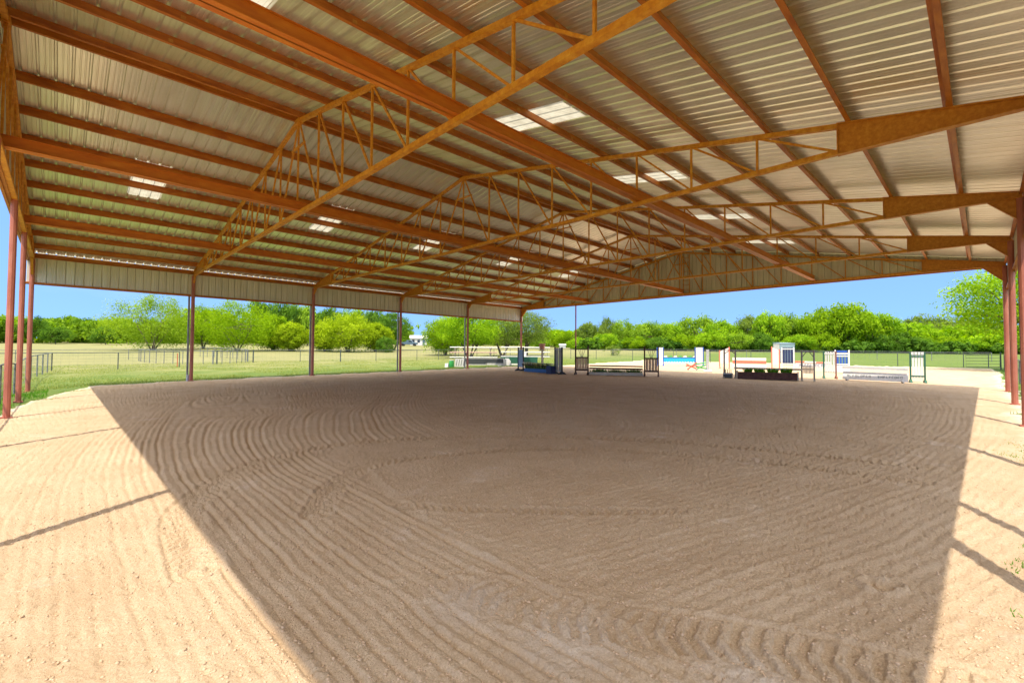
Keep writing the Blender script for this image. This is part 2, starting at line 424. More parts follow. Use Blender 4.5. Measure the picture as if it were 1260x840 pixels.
# ------------------------------------------------------------------ ground material
def ground_material():
    m, nt, bs = new_mat('ground_sand_and_grass')
    co = objcoord(nt); lk = nt.links.new
    def noise(scale, detail=6, rough=.6, vec=None):
        n = N(nt, 'ShaderNodeTexNoise', Scale=scale, Detail=detail, Roughness=rough); lk(vec or co, n.inputs['Vector']); return n.outputs['Fac']
    def mix(f, a, b, bt='MIX'):
        n = N(nt, 'ShaderNodeMix'); n.data_type = 'RGBA'; n.blend_type = bt
        if hasattr(f, 'links'): lk(f, n.inputs[0])
        else: n.inputs[0].default_value = f
        for s, i in ((a, 6), (b, 7)):
            if hasattr(s, 'links'): lk(s, n.inputs[i])
            else: n.inputs[i].default_value = (*s, 1)
        return n.outputs[2]
    def mr(v, a, b, c=0, d=1):
        n = N(nt, 'ShaderNodeMapRange'); n.inputs['From Min'].default_value = a; n.inputs['From Max'].default_value = b
        n.inputs['To Min'].default_value = c; n.inputs['To Max'].default_value = d; lk(v, n.inputs['Value']); return n.outputs['Result']
    at = N(nt, 'ShaderNodeAttribute'); at.attribute_name = 'sand'; sand = at.outputs['Fac']
    rl = N(nt, 'ShaderNodeAttribute'); rl.attribute_name = 'relief'
    sc = ramp(nt, noise(1.3, 8), [(.3, (.57, .415, .260)), (.5, (.64, .480, .312)), (.72, (.70, .545, .37))])
    sc = mix(mr(noise(70, 4), .35, .65, 0, .55), sc, (.40, .27, .165))
    sc = mix(mr(noise(26, 6, .75), .56, .70, 0, .35), sc, (.40, .27, .165))
    sc = mix(mr(noise(170, 2), .62, .72, 0, .35), sc, (.80, .66, .50))
    # powdery pale patches and pale caliche along the edges
    sc = mix(mr(noise(.9, 5, .7), .60, .74, 0, .55), sc, (.74, .62, .50))
    rim = mix(mr(noise(2.2, 6), .35, .6), (.66, .55, .40), (.76, .69, .57))
    rimf = N(nt, 'ShaderNodeMath'); rimf.operation = 'MULTIPLY'
    lk(mr(sand, .45, .95, 1, 0), rimf.inputs[0]); lk(mr(sand, .02, .3, 0, 1), rimf.inputs[1])
    sc = mix(rimf.outputs[0], sc, rim)
    # two patches of dry pale dust near the shade edge
    for (px, py, pr_) in ((3.42, 3.55, .42), (3.62, 2.75, .5), (4.15, 1.75, .35)):
        vd = N(nt, 'ShaderNodeVectorMath'); vd.operation = 'DISTANCE'; vd.inputs[1].default_value = (px, py, .11); lk(co, vd.inputs[0])
        ad = N(nt, 'ShaderNodeMath'); ad.operation = 'ADD'; lk(vd.outputs['Value'], ad.inputs[0]); lk(mr(noise(7, 5, .7), 0, 1, -.3, .3), ad.inputs[1])
        sc = mix(mr(ad.outputs[0], pr_ * .35, pr_, .32, 0), sc, (.70, .62, .53))
    # grass: pale dry straw mixed with green, greener near the shelter
    g1 = ramp(nt, noise(.35, 7, .65), [(.32, (.08, .13, .022)), (.46, (.16, .19, .05)), (.62, (.26, .25, .09)), (.78, (.35, .31, .15))])
    g1 = mix(mr(noise(9, 6, .7), .35, .7, 0, .55), g1, (.10, .14, .03))
    sep = N(nt, 'ShaderNodeSeparateXYZ'); lk(co, sep.inputs[0])
    far = mr(sep.outputs['Y'], 36, 60, 0, .55)
    g1 = mix(far, g1, (.29, .26, .13))
    strip = mr(sep.outputs['Y'], 44, 31, 0, .75)
    g1 = mix(strip, g1, (.105, .17, .03))
    sm = N(nt, 'ShaderNodeMath'); sm.operation = 'ADD'; lk(sand, sm.inputs[0]); lk(mr(noise(6, 5), 0, 1, -.22, .22), sm.inputs[1])
    f = mr(sm.outputs[0], .35, .6)
    lk(mix(f, g1, sc), bs.inputs['Base Color'])
    bs.inputs['Roughness'].default_value = .95; bs.inputs['Specular IOR Level'].default_value = .15
    b1 = N(nt, 'ShaderNodeBump', Strength=.9, Distance=.03); lk(noise(38, 8, .7), b1.inputs['Height'])
    b2 = N(nt, 'ShaderNodeBump', Strength=.35, Distance=.006); lk(noise(190, 4, .7), b2.inputs['Height']); lk(b1.outputs['Normal'], b2.inputs['Normal'])
    lk(b2.outputs['Normal'], bs.inputs['Normal'])
    return m
V, Q, smask, relief = make_ground()
ground = np_mesh('ground', V, Q[:, ::-1], ground_material(), smooth=True, attrs={'sand': smask, 'relief': relief})
tag(ground, kind='structure')

# loose clods in the footing ------------------------------------------------
def scatter_poly(name, X, Y, S, mat, flat=.7):
    rs = np.random.RandomState(11)
    ico = np.array([(0, 0, 1), (.894, 0, .447), (.276, .851, .447), (-.724, .526, .447), (-.724, -.526, .447), (.276, -.851, .447), (.6, .4, -.5), (-.5, .5, -.5), (0, -.7, -.5)])
    fc = np.array([(0, 1, 2), (0, 2, 3), (0, 3, 4), (0, 4, 5), (0, 5, 1), (1, 6, 2), (2, 7, 3), (2, 6, 7), (3, 7, 4), (4, 7, 8), (4, 8, 5), (5, 8, 1), (1, 8, 6)])
    n = len(X)
    a = rs.rand(n) * 2 * PI
    k = 1 + (rs.rand(n, 9, 1) - .5) * .7
    P = ico[None] * k * S[:, None, None] * np.array([1, 1, flat])
    c, s_ = np.cos(a)[:, None], np.sin(a)[:, None]
    px = P[:, :, 0] * c - P[:, :, 1] * s_; py = P[:, :, 0] * s_ + P[:, :, 1] * c
    Z = terr(X, Y) + height(X, Y, np.ones_like(X))
    V = np.stack([px + X[:, None], py + Y[:, None], P[:, :, 2] + Z[:, None] + S[:, None] * .05], -1).reshape(-1, 3)
    F = (fc[None] + np.arange(n)[:, None, None] * 9).reshape(-1, 3)
    return np_mesh(name, V, F, mat)
rs = np.random.RandomState(5)
n = 70000
rr = 2.4 + rs.rand(n) ** 1.5 * 14; aa = np.radians(rs.rand(n) * 100 - 4)
X = 1.13 + rr * np.sin(aa); Y = .73 + rr * np.cos(aa)
_, fr_, _w = furrow_phase(X, Y)
keep = (sand_mask(X, Y) > .8) & (fbm(X * 1.5, Y * 1.5, 3) + rs.rand(n) * .5 + .45 * np.exp(-((fr_ - .5) / .16) ** 2) > .80)
X, Y = X[keep], Y[keep]; S = .003 + .011 * rs.rand(len(X)) ** 3
M['clod'] = noisy('clod_dirt', (.48, .33, .20), (.66, .48, .32), scale=12, rough=.95, bump=.2)
tag(scatter_poly('dirt_clods', X, Y, S, M['clod']), kind='stuff')

# grass blades along the sand edges and on the near turf ----------------------
def blades(name, X, Y, Hh, W, mat, lean=.5, seed=1, z=None):
    rs = np.random.RandomState(seed); n = len(X)
    a = rs.rand(n) * 2 * PI; l = rs.rand(n) * lean * Hh; b = rs.rand(n) * 2 * PI
    Z = terr(X, Y) - .01 if z is None else z
    dx, dy = np.cos(a) * W, np.sin(a) * W
    p0 = np.stack([X - dx, Y - dy, Z], -1); p1 = np.stack([X + dx, Y + dy, Z], -1)
    p2 = np.stack([X + np.cos(b) * l, Y + np.sin(b) * l, Z + Hh], -1)
    V = np.stack([p0, p1, p2], 1).reshape(-1, 3)
    F = np.arange(3 * n).reshape(-1, 3)
    return np_mesh(name, V, F, mat, attrs={'tint': np.repeat(rs.rand(n), 3)})
n = 120000
X = rs.rand(n) * 60 - 12; Y = 29.2 + rs.rand(n) ** 1.6 * 26
keep = (sand_mask(X, Y) < .35) & (fbm(X * .6, Y * .6, 4) > .42)
tag(blades('meadow_grass', X[keep], Y[keep], .04 + .07 * rs.rand(keep.sum()), .012 + 0 * X[keep], M['grass']), kind='stuff')
n = 26000
X = np.concatenate([rs.rand(n // 2) * 50 + 5, rs.rand(n // 2) * 4 - 3.2]); Y = np.concatenate([-rs.rand(n // 2) ** 1.5 * 4 + .35, 14 + rs.rand(n // 2) * 16])
keep = (sand_mask(X, Y) < .5) & (fbm(X * 1.7, Y * 1.7, 4) > .5)
tag(blades('edge_grass', X[keep], Y[keep], .05 + .08 * rs.rand(keep.sum()), .010 + 0 * X[keep], M['tuft']), kind='stuff')
pts = []
for (cx, cy, r, k) in ((7.35, .45, .16, 110), (7.0, .40, .08, 30), (7.9, .40, .12, 50), (6.25, .62, .04, 8), (13.5, .15, .35, 200), (14.8, .0, .4, 200), (1.5, 26.8, .35, 200), (.75, 23.6, .3, 120)):
    q = rs.randn(k, 2) * r * .55; pts.append(np.stack([cx + q[:, 0] * 1.6, cy + q[:, 1]], -1))
pts = np.concatenate(pts)
tag(blades('weed_patches', pts[:, 0], pts[:, 1], 0.012 + .035 * rs.rand(len(pts)), .006 + 0 * pts[:, 0], M['tuft'], lean=1.2, z=terr(pts[:, 0], pts[:, 1])), kind='stuff')

# ------------------------------------------------------------------ the covered arena
D = 29.56; FX = [.15, 6.0, 12.19, 18.29, 24.38, 30.48]
ZC = 6.08; SL = .187; ZT = 6.2
def ztop(y): return ZT + SL * min(y, D - y)          # top of the trusses / underside of purlins
shelter = empty('covered_arena', (0, 0, 0), 0, 'open sided steel shelter with rusty orange trusses and corrugated metal roof over the raked arena', 'riding shelter')
HL = 2.69
pan = [HL + (D / 2 - HL) * i / 8 for i in range(9)]
ys = pan + [D - p for p in pan[-2::-1]]
for k, x in enumerate(FX):
    tr = MB(); c = .11
    tr.box(x - c / 2, x + c / 2, HL, D - HL, ZC, ZC + .10)
    truss = tr.build('roof_truss', M['truss'], shelter)
    t2 = MB()
    for y0, y1 in ((HL, D / 2), (D / 2, D - HL)):
        t2.bar((x, y0, ztop(y0) - .05), (x, y1, ztop(y1) - .05), .10, .10, up=(0, 0, 1))
    t2.cbox(x, D / 2, ztop(D / 2) - .16, .14, .34, .14)
    t2.build('top_chord', M['truss'], truss)
    stuffmb = MB()
    def web(p, q, w=.045):
        if k in (1, 2, 3): MB().bar(p, q, w, w, up=(1, 0, 0)).build('web_member', M['truss'], truss)
        else: stuffmb.bar(p, q, w, w, up=(1, 0, 0))
    for i, y in enumerate(ys[1:-1], 1):
        web((x, y, ZC + .09), (x, y, ztop(y) - .09))
    for i in range(8):
        for sgn in (0, 1):
            f = (lambda y: D - y) if sgn else (lambda y: y)
            ya, yb = pan[i], pan[i + 1]
            web((x + .012, f(ya + .05), ZC + .09), (x + .012, f(yb - .04), ztop(yb) - .09))
    if stuffmb.v: tag(stuffmb.build('web_members', M['truss'], truss), kind='stuff')
    # little rung at the ridge
    MB().bar((x, D / 2 - .5, ZC + 2.05), (x, D / 2 + .5, ZC + 2.05), .05, .05).build('ridge_tie', M['truss'], truss)
    # tapered plate haunches with flanges
    for sgn in (0, 1):
        f = (lambda y: D - y) if sgn else (lambda y: y)
        h = MB()
        poly = [(f(-.02), ZT - .24), (f(HL), ZC + .01), (f(HL), ztop(HL) - .01), (f(-.02), ZT - .01)]
        poly[0] = (f(-.02), ZC - .02)
        h.prism(poly, 'x', x - .012, x + .012)
        h.bar((x, f(-.05), ZC - .02), (x, f(HL + .02), ZC), .15, .02); h.bar((x, f(-.05), ZT), (x, f(HL + .02), ztop(HL)), .15, .02)
        h.box(x - .07, x + .07, min(f(HL), f(HL + .02)), max(f(HL), f(HL + .02)), ZC, ztop(HL))
        h.build('haunch_plate', M['haunch'], truss)
        # knee brace at the column
        if sgn == 0 and k in (1, 2): continue
        kb = MB(); r = .62 if k in (0, 5) else (.5 if sgn == 0 else .34)
        kb.prism([(f(.08), ZC - .03), (f(.08 + r), ZC - .03), (f(.08), ZC - .03 - r * 1.05)], 'x', x - .01, x + .01)
        kb.bar((x, f(.08 + r), ZC - .035), (x, f(.06), ZC - .035 - r * 1.05), .09, .02, up=(0, 0, 1))
        kb.build('knee_brace', M['haunch'], truss)
def post(x, y, w, top, name='column'):
    z0 = tz(x, y) - .3
    p = MB()
    n = 4
    p.tube([(x, y, z0), (x, y, top)], w / 2 * 1.16, n=10, cap=True)
    p.cbox(x, y, tz(x, y) - .02, w * 1.7, w * 1.7, .05)
    return p.build(name, M['column'], shelter, smooth=False)
for k, x in enumerate(FX):
    for y in (0, D): post(x, y, .145, ZC - .03)
for y in (23.3, 18.7, 13.7, 7.2): post(FX[0], y, .13, ZC, 'gable_column')
post(FX[5], 23.45, .09, ZC, 'gable_column')
# concrete collar at the first wall post
MB().tube([(FX[1] - .12, D + .14, tz(6, D) - .1), (FX[1] - .12, D + .14, tz(6, D) + .32)], .07, n=10).build('post_collar', M['pillargrey'], shelter)
# purlins (Z section): web, lower flange turned one way, upper flange the other
XP0, XP1 = -.05, 30.68
PY = [1.1 + 1.452 * i for i in range(9)]
PY = [y for y in PY] + [D - y for y in PY]
for y in PY:
    s = 1 if y < D / 2 else -1
    z = ztop(y)
    p = MB(); hgt = .20
    p.box(XP0, XP1, y - .006, y + .006, z + .003, z + hgt)
    p.box(XP0, XP1, min(y, y - s * .075), max(y, y - s * .075), z + .002, z + .014)
    p.box(XP0, XP1, min(y, y + s * .07), max(y, y + s * .07), z + hgt - .012, z + hgt)
    o = p.build('purlin', M['purlin'], shelter)
    c = MB()
    for x in FX:
        if abs(y - D / 2) > .5:
            c.box(x - .05, x + .05, min(y + s * .008, y + s * .02), max(y + s * .008, y + s * .02), z + .004, z + .15)
    for x in np.arange(.6, 30.5, 2.04):
        c.box(x - .04, x + .04, min(y - s * .008, y - s * .013), max(y - s * .008, y - s * .013), z + .06, z + .13)
    tag(c.build('clips', M['clip'], o), kind='stuff')
for y, s in ((D / 2 - .14, 1), (D / 2 + .14, -1)):
    z = ztop(D / 2 - .14); p = MB()
    p.box(XP0, XP1, y - .006, y + .006, z + .003, z + .2)
    p.box(XP0, XP1, min(y, y - s * .075), max(y, y - s * .075), z + .002, z + .014)
    p.build('ridge_purlin', M['purlin'], shelter)
# eave struts
for y, s in ((-.06, 1), (D + .06, -1)):
    p = MB()
    p.box(XP0, XP1, min(y, y + s * .012), max(y, y + s * .012), ZT - .04, ZT + .17)
    p.box(XP0, XP1, min(y, y + s * .09), max(y, y + s * .09), ZT - .05, ZT - .038)
    p.build('eave_strut', M['purlin'], shelter)
# long bracing beams on the bottom chords
for y in (7.12, D / 2 - .2, 22.2):
    p = MB(); z = ZC + .105
    p.box(FX[0], FX[5], y - .01, y + .01, z, z + .25)
    p.box(FX[0], FX[5], y - .11, y + .11, z, z + .014); p.box(FX[0], FX[5], y - .05, y + .05, z + .25, z + .262)
    p.build('bracing_beam', M['beam'], shelter)

# corrugated sheets ------------------------------------------------------
def rib_profile(x0, x1, pitch=.305, minor=True, t=.012, q_=.026):
    """list of (x, height)"""
    out = []; x = x0
    while x < x1 - 1e-6:
        out += [(x, .045), (x + t, .045), (x + q_, 0)]
        if minor:
            for q in (.105, .195): out += [(x + q, 0), (x + q + .008, .006), (x + q + .026, .006), (x + q + .034, 0)]
        out += [(x + pitch - q_, 0), (x + pitch - t, .045)]
        x += pitch
    out.append((min(x, x1 + .01), .045))
    return out
def roof_z(y): return ZT + .203 + SL * min(y, D - y)
PX0 = -.04; NR = 101
sky_cols = [(9, 12), (30, 33), (48, 51), (68, 71), (88, 91)]
def sheet(side, c0, c1, ya, yb):
    x0 = PX0 + c0 * .305; x1 = PX0 + c1 * .305
    pr = rib_profile(x0, x1, t=.012, q_=.034); n = len(pr)
    cols = [ya, yb]
    f = (lambda y: D - y) if side else (lambda y: y)
    vs = []
    for y in cols:
        for (x, h) in pr: vs.append((x, f(y), ZT + .203 + SL * y + h))
    fs = [(i, i + 1, n + i + 1, n + i) if not side else (i + 1, i, n + i, n + i + 1) for i in range(n - 1)]
    return vs, fs
for side in (0, 1):
    mb = MB()
    edges = [0] + [e for c in sky_cols for e in c] + [NR]
    for i in range(len(edges) - 1):
        c0, c1 = edges[i], edges[i + 1]
        if (c0, c1) in sky_cols:
            for ya, yb in ((-.13, 7.3), (9.86, D / 2)): mb.add(*sheet(side, c0, c1, ya, yb))
            vs, fs = sheet(side, c0, c1, 7.3, 9.86)
            MB().add(vs, fs).build('skylight_panel', M['skylight'], shelter)
        else: mb.add(*sheet(side, c0, c1, -.13, D / 2))
    mb.build('roof_sheet', M['roof'], shelter)
rc = MB(); zr = roof_z(D / 2) + .045
rc.add([(PX0, D / 2 - .35, zr - .065), (PX0, D / 2, zr), (PX0, D / 2 + .35, zr - .065), (PX0 + NR * .305, D / 2 - .35, zr - .065), (PX0 + NR * .305, D / 2, zr), (PX0 + NR * .305, D / 2 + .35, zr - .065)], [(0, 3, 4, 1), (1, 4, 5, 2)])
rc.build('ridge_cap', M['roof'], shelter)
# hanging sheeted walls: long sides
for y, s in ((-.075, 1), (D + .075, -1)):
    pr = rib_profile(PX0 + .02, 30.66, t=.004, q_=.016); n = len(pr)
    vs = [(x, y - s * h, z) for z in (5.05, ZT + .13) for x, h in pr]
    o = MB().add(vs, [(i, i + 1, n + i + 1, n + i) for i in range(n - 1)]).build('side_fascia_sheet', M['fascia'], shelter)
    g = MB(); g.box(XP0, XP1, min(y + s * .004, y + s * .06), max(y + s * .004, y + s * .06), 5.03, 5.09)
    g.build('fascia_girt', M['purlin'], o)
    MB().box(XP0, XP1, min(y - s * .058, y + s * .003), max(y - s * .058, y + s * .003), 4.99, 5.046).build('bottom_trim', M['purlin'], o)
for y, s in ((-.14, -1), (D + .14, 1)):
    g = MB(); g.prism([(y, 6.24), (y + s * .10, 6.24), (y + s * .12, 6.36), (y, 6.35)], 'x', PX0 - .02, 30.72)
    g.build('gutter', M['fascia'], shelter)
# gable ends
for x, s in ((FX[0] - .12, -1), (FX[5] + .12, 1)):
    pr = rib_profile(-.05, D, t=.004, q_=.016); n = len(pr)
    vs = [(x + s * h, y, ZC - .01) for y, h in pr] + [(x + s * h, y, roof_z(min(max(y, 0), D)) - .01) for y, h in pr]
    o = MB().add(vs, [(i, i + 1, n + i + 1, n + i) for i in range(n - 1)]).build('gable_sheet', M['fascia'], shelter)
    g = MB(); g.box(min(x - s * .004, x - s * .07), max(x - s * .004, x - s * .07), 0, D, ZC - .03, ZC + .03)
    g.build('gable_girt', M['purlin'], o)
    MB().box(min(x + s * .055, x - s * .002), max(x + s * .055, x - s * .002), -.1, D + .1, ZC - .07, ZC - .013).build('bottom_trim', M['purlin'], o)
# ladder on the far gable
ld = MB(); xl = FX[5] + .05
for y in (14.15, 14.55): ld.box(xl - .02, xl + .02, y - .02, y + .02, 6.2, 8.7)
for z in np.arange(6.4, 8.7, .3): ld.box(xl - .012, xl + .012, 14.15, 14.55, z, z + .025)
ld.build('wall_ladder', M['truss'], shelter)
# grey downpipes outside two wall posts
for x in (18.29 - .02, 24.38 - .02, 12.1, 5.86):
    w = .06
    p = MB(); z0 = tz(x, D)
    y = D + .34 if x > 13 else D + .17
    p.cbox(x, y, z0 - .1, .085, .07, 6.2 - z0)
    p.box(x - .06, x + .06, D + .09, y + .04, 5.2, 5.23)
    p.build('downpipe', M['pipe_grey'], shelter)

z0 = tz(7.3, -.1)
MB().cbox(7.35, -.2, z0 - .1, .11, .09, 6.2 - z0).build('downpipe', M['pipe_grey'], shelter)  # unseen pipe, added only to cast a shadow line onto the sand

# ------------------------------------------------------------------ fences
def fence(name, pts, label, h=1.24, step=3.2, mat='fence_pipe', pr=.032, rail=.026, wires=True, group=None, posts=None, cat='fence', big=()):
    root = empty(name, (pts[0][0], pts[0][1], tz(*pts[0])), 0, label, cat, group)
    org = Vector(root.location)
    L = lambda x, y, z: Vector((x, y, z)) - org
    seg = []
    for (x0, y0), (x1, y1) in zip(pts[:-1], pts[1:]):
        n = max(1, round(math.hypot(x1 - x0, y1 - y0) / step))
        for i in range(n): seg.append((x0 + (x1 - x0) * i / n, y0 + (y1 - y0) * i / n))
    seg.append(pts[-1])
    for i, (x, y) in enumerate(seg):
        z = tz(x, y); r = pr * (1.9 if i in big else 1)
        o = MB().tube([L(x, y, z - .2), L(x, y, z + h + (.06 if i in big else 0))], r, n=8).build('fence_post', M[mat], root)
    rl = MB(); ww = MB()
    for (a, b) in zip(seg[:-1], seg[1:]):
        za, zb = tz(*a), tz(*b)
        if rail: rl.tube([L(a[0], a[1], za + h), L(b[0], b[1], zb + h)], rail, n=8)
        if wires:
            for q in (.12, .3, .48, .66, .84, 1.02): ww.bar(L(a[0], a[1], za + q * h), L(b[0], b[1], zb + q * h) if q < 1 else L(b[0], b[1], zb + q * h), .006, .006)
            m = int(math.hypot(b[0] - a[0], b[1] - a[1]) / .4)
            for i in range(1, m):
                t = i / m; x, y, z = a[0] + (b[0] - a[0]) * t, a[1] + (b[1] - a[1]) * t, za + (zb - za) * t
                ww.bar(L(x, y, z + .05), L(x, y, z + h), .005, .005)
    if rl.v: rl.build('top_rail', M[mat], root)
    if ww.v: ww.build('wire_mesh', M['wire'], root)
    return root
fence('pasture_fence', [(-34, 48), (-14, 47), (-3, 46.4), (.7, 46.0), (4.15, 45.2), (8.0, 46.2)], 'long dark pipe rail fence across the grass left of the round pen', step=3.4)
fence('back_pasture_fence', [(-30, 66), (-2, 66), (6.5, 67), (13, 70)], 'thin farther fence line behind the pipe rail fence in the dry pasture', step=6, h=1.15, mat='fence_grey')
fence('gable_fence', [(-.35, 3), (-.30, 14), (-.25, 20), (-.25, 26), (-.15, 31), (.0, 36.5), (.7, 46.0)], 'grey pipe rail fence running outside the three red posts at the left', step=2.4, mat='fence_grey')
pen = [(11.6 + 4.6 * math.sin(t) * 1.0, 62 - 11.5 * math.cos(t)) for t in np.radians(np.arange(-95, 150, 9))]
fence('round_pen_fence', pen, 'curved pipe fence with closely set posts around the pale sand pen', step=2.0, mat='fence_grey', big=(10,))
fence('field_fence', [(11.5, 50.5), (15.0, 52.2), (19.5, 52.0), (22.6, 49.0), (26, 47.6), (31, 47.2), (37, 47.0), (43, 47), (49.3, 47.2)], 'dark fence in front of the yellow green trees, from round pen to pole rack', step=3.4, big=(0, 1, 3))
MB_o = MB().tube([(8.03, 47.3, tz(8, 47.3) - .1), (8.03, 47.3, tz(8, 47.3) + 1.1)], .035).build('marker_post', M['orange_post'])
tag(MB_o, 'orange metal post standing alone beside the pale sand pen', 'post')
fence('ring_fence', [(49.3, 47.2), (51, 36), (52.2, 26), (53.6, 18), (57.2, 11), (60.5, 2.0), (60.6, .4)], 'dark wire fence with thin posts behind the colourful jumps, along the right paddock', step=4.2, rail=.03)
fence('far_paddock_fence', [(64, 42), (72, 30), (78, 16), (82, 0)], 'faint second fence line in the grass paddock behind the pole rack', step=5, h=1.1, rail=.02, mat='fence_grey')
fence('side_fence', [(57.5, -.5), (44, -.55), (31.5, -.6), (12, -.75), (5, -.9)], 'dark mesh fence running away outside the red posts at the right', step=2.7)
# open gate at the far right corner
g = empty('paddock_gate', (57.5, -.3, tz(57.5, -.3)), .35, 'small dark pipe gate standing open beyond the red posts at the right', 'gate')
MB().tube([(0, 0, -.1), (0, 0, 1.45)], .045).build('gate_post', M['fence_pipe'], g)
MB().tube([(0, .05, .2), (0, 2.2, .2), (0, 2.2, 1.2), (0, .05, 1.2), (0, .05, .2)], .024).build('gate_frame', M['fence_pipe'], g)
b = MB()
for z in (.45, .7, .95): b.tube([(0, .05, z), (0, 2.2, z)], .014)
b.build('gate_bar', M['fence_pipe'], g)

# ------------------------------------------------------------------ jumps
def thing(name, x, y, rz, label, cat, group=None, dz=0):
    return empty(name, (x, y, tz(x, y) + dz), rz, label, cat, group)
def ang(p, q): return math.atan2(q[1] - p[1], q[0] - p[0])
def foot(root, x, mat, l=.7, w=.09, h=.1, slope=True):
    m = MB()
    m.prism([(-l / 2, 0), (l / 2, 0), (l / 2 * .8, h * .6), (w, h * 1.6), (-w, h * 1.6), (-l / 2 * .8, h * .6)], 'x', x - w / 2, x + w / 2)
    return m.build('foot', M[mat], root)
def frame_stand(x, y, rz, label, w, h, side, panel, slats=0, gap=.03, z0=.12, pz=(.18, 1.0), group=None, topbar=None, footm=None, capw=None, inner=None):
    """upright jump stand: two posts, filled or slatted panel, feet"""
    r = thing('jump_stand', x, y, rz, label, 'jump stand', group)
    sides = side if isinstance(side, tuple) else (side, side)
    for i, sx in enumerate((-1, 1)):
        MB().cbox(sx * (w / 2 - .035), 0, .03, .07, .09, h - .03).build('post', M[sides[i]], r, bevel=.004)
        foot(r, sx * (w / 2 - .035), footm or sides[i])
    iw = w - .14
    if slats:
        n = slats; sw = (iw - gap * (n + 1)) / n
        for i in range(n):
            x0 = -iw / 2 + gap + i * (sw + gap)
            MB().box(x0, x0 + sw, -.012, .012, pz[0] * h, pz[1] * h).build('slat', M[panel], r)
        for z in (pz[0] * h + .05, pz[1] * h - .14): MB().box(-iw / 2, iw / 2, -.03, -.013, z, z + .07).build('cross_rail', M[inner or sides[0]], r)
    elif panel:
        MB().box(-iw / 2, iw / 2, -.012, .012, pz[0] * h, pz[1] * h).build('panel', M[panel], r)
    if topbar: MB().box(-w / 2, w / 2, -.05, .05, h, h + .05).build('top_bar', M[topbar], r)
    return r
def rail_between(name, p, q, z, label, cat, mat, r=.05, stripes=None, plank=None, group=None):
    """a pole (or plank of height plank) between two ground points, z above the ground"""
    zp, zq = tz(*p) + z, tz(*q) + z
    L = math.hypot(q[0] - p[0], q[1] - p[1])
    root = empty(name, ((p[0] + q[0]) / 2, (p[1] + q[1]) / 2, (zp + zq) / 2), ang(p, q), label, cat, group)
    s = (zq - zp) / L
    pieces = stripes or [(0, 1, mat)]
    for a, b, mt in pieces:
        xa, xb = (a - .5) * L, (b - .5) * L
        if plank: o = MB().add([(xx, yy, s * xx + zz) for xx in (xa, xb) for yy in (-.018, .018) for zz in (0, plank)], [(0, 1, 3, 2), (4, 6, 7, 5), (0, 4, 5, 1), (2, 3, 7, 6), (0, 2, 6, 4), (1, 5, 7, 3)]).build('board', M[mt], root)
        else: o = MB().tube([(xa, 0, s * xa), (xb, 0, s * xb)], r, n=12).build('stripe' if len(pieces) > 1 else 'pole', M[mt], root, smooth=False)
    return root
def plants(parent, x0, x1, z, hgt, n, w=.12, seed=1, mat='plants'):
    rs = np.random.RandomState(seed)
    cl = rs.rand(max(3, n // 60)) * (x1 - x0) + x0
    X = cl[rs.randint(len(cl), size=n)] + rs.randn(n) * .14
    X = np.clip(X, x0, x1); Y = (rs.rand(n) - .5) * w; Hh = hgt * (.4 + .7 * rs.rand(n))
    a = rs.rand(n) * 2 * PI; W = .012 + .02 * rs.rand(n); b = rs.rand(n) * 2 * PI; l = Hh * .5 * rs.rand(n)
    dx, dy = np.cos(a) * W, np.sin(a) * W; Z = np.full(n, z) + Hh * .35 * rs.rand(n)
    p = [np.stack([X, Y, Z], -1), np.stack([X + dx + np.cos(b) * l * .5, Y + dy + np.sin(b) * l * .5, Z + Hh * .55], -1), np.stack([X + np.cos(b) * l, Y + np.sin(b) * l, Z + Hh], -1), np.stack([X - dx + np.cos(b) * l * .5, Y - dy + np.sin(b) * l * .5, Z + Hh * .5], -1)]
    V = np.stack(p, 1).reshape(-1, 3)
    return np_mesh('box_plants', V, np.arange(4 * n).reshape(-1, 4), M[mat], parent, attrs={'tint': np.repeat(rs.rand(n), 4)})
def box_thing(name, p, q, h, label, cat, mat, dep=.28, plant=0, seed=1, bands=None, ends=None, pm='plants', ph=.3):
    L = math.hypot(q[0] - p[0], q[1] - p[1])
    root = thing(name, (p[0] + q[0]) / 2, (p[1] + q[1]) / 2, ang(p, q), label, cat)
    m = MB(); t = .025
    m.box(-L / 2, L / 2, -dep / 2, -dep / 2 + t, .01, h); m.box(-L / 2, L / 2, dep / 2 - t, dep / 2, .01, h)
    m.box(-L / 2, -L / 2 + t, -dep / 2 + t, dep / 2 - t, .01, h); m.box(L / 2 - t, L / 2, -dep / 2 + t, dep / 2 - t, .01, h)
    m.box(-L / 2 + t, L / 2 - t, -dep / 2 + t, dep / 2 - t, .02, h * .6)
    m.build('box', M[mat], root, bevel=.004)
    if ends:
        for s in (-1, 1): MB().cbox(s * (L / 2 + .03), 0, .01, .06, dep + .04, h * 1.15).build('end_board', M[ends], root)
    if plant: tag(plants(root, -L / 2 + .08, L / 2 - .08, h * .6, ph, plant, dep - .08, seed, pm), kind='stuff')
    return root

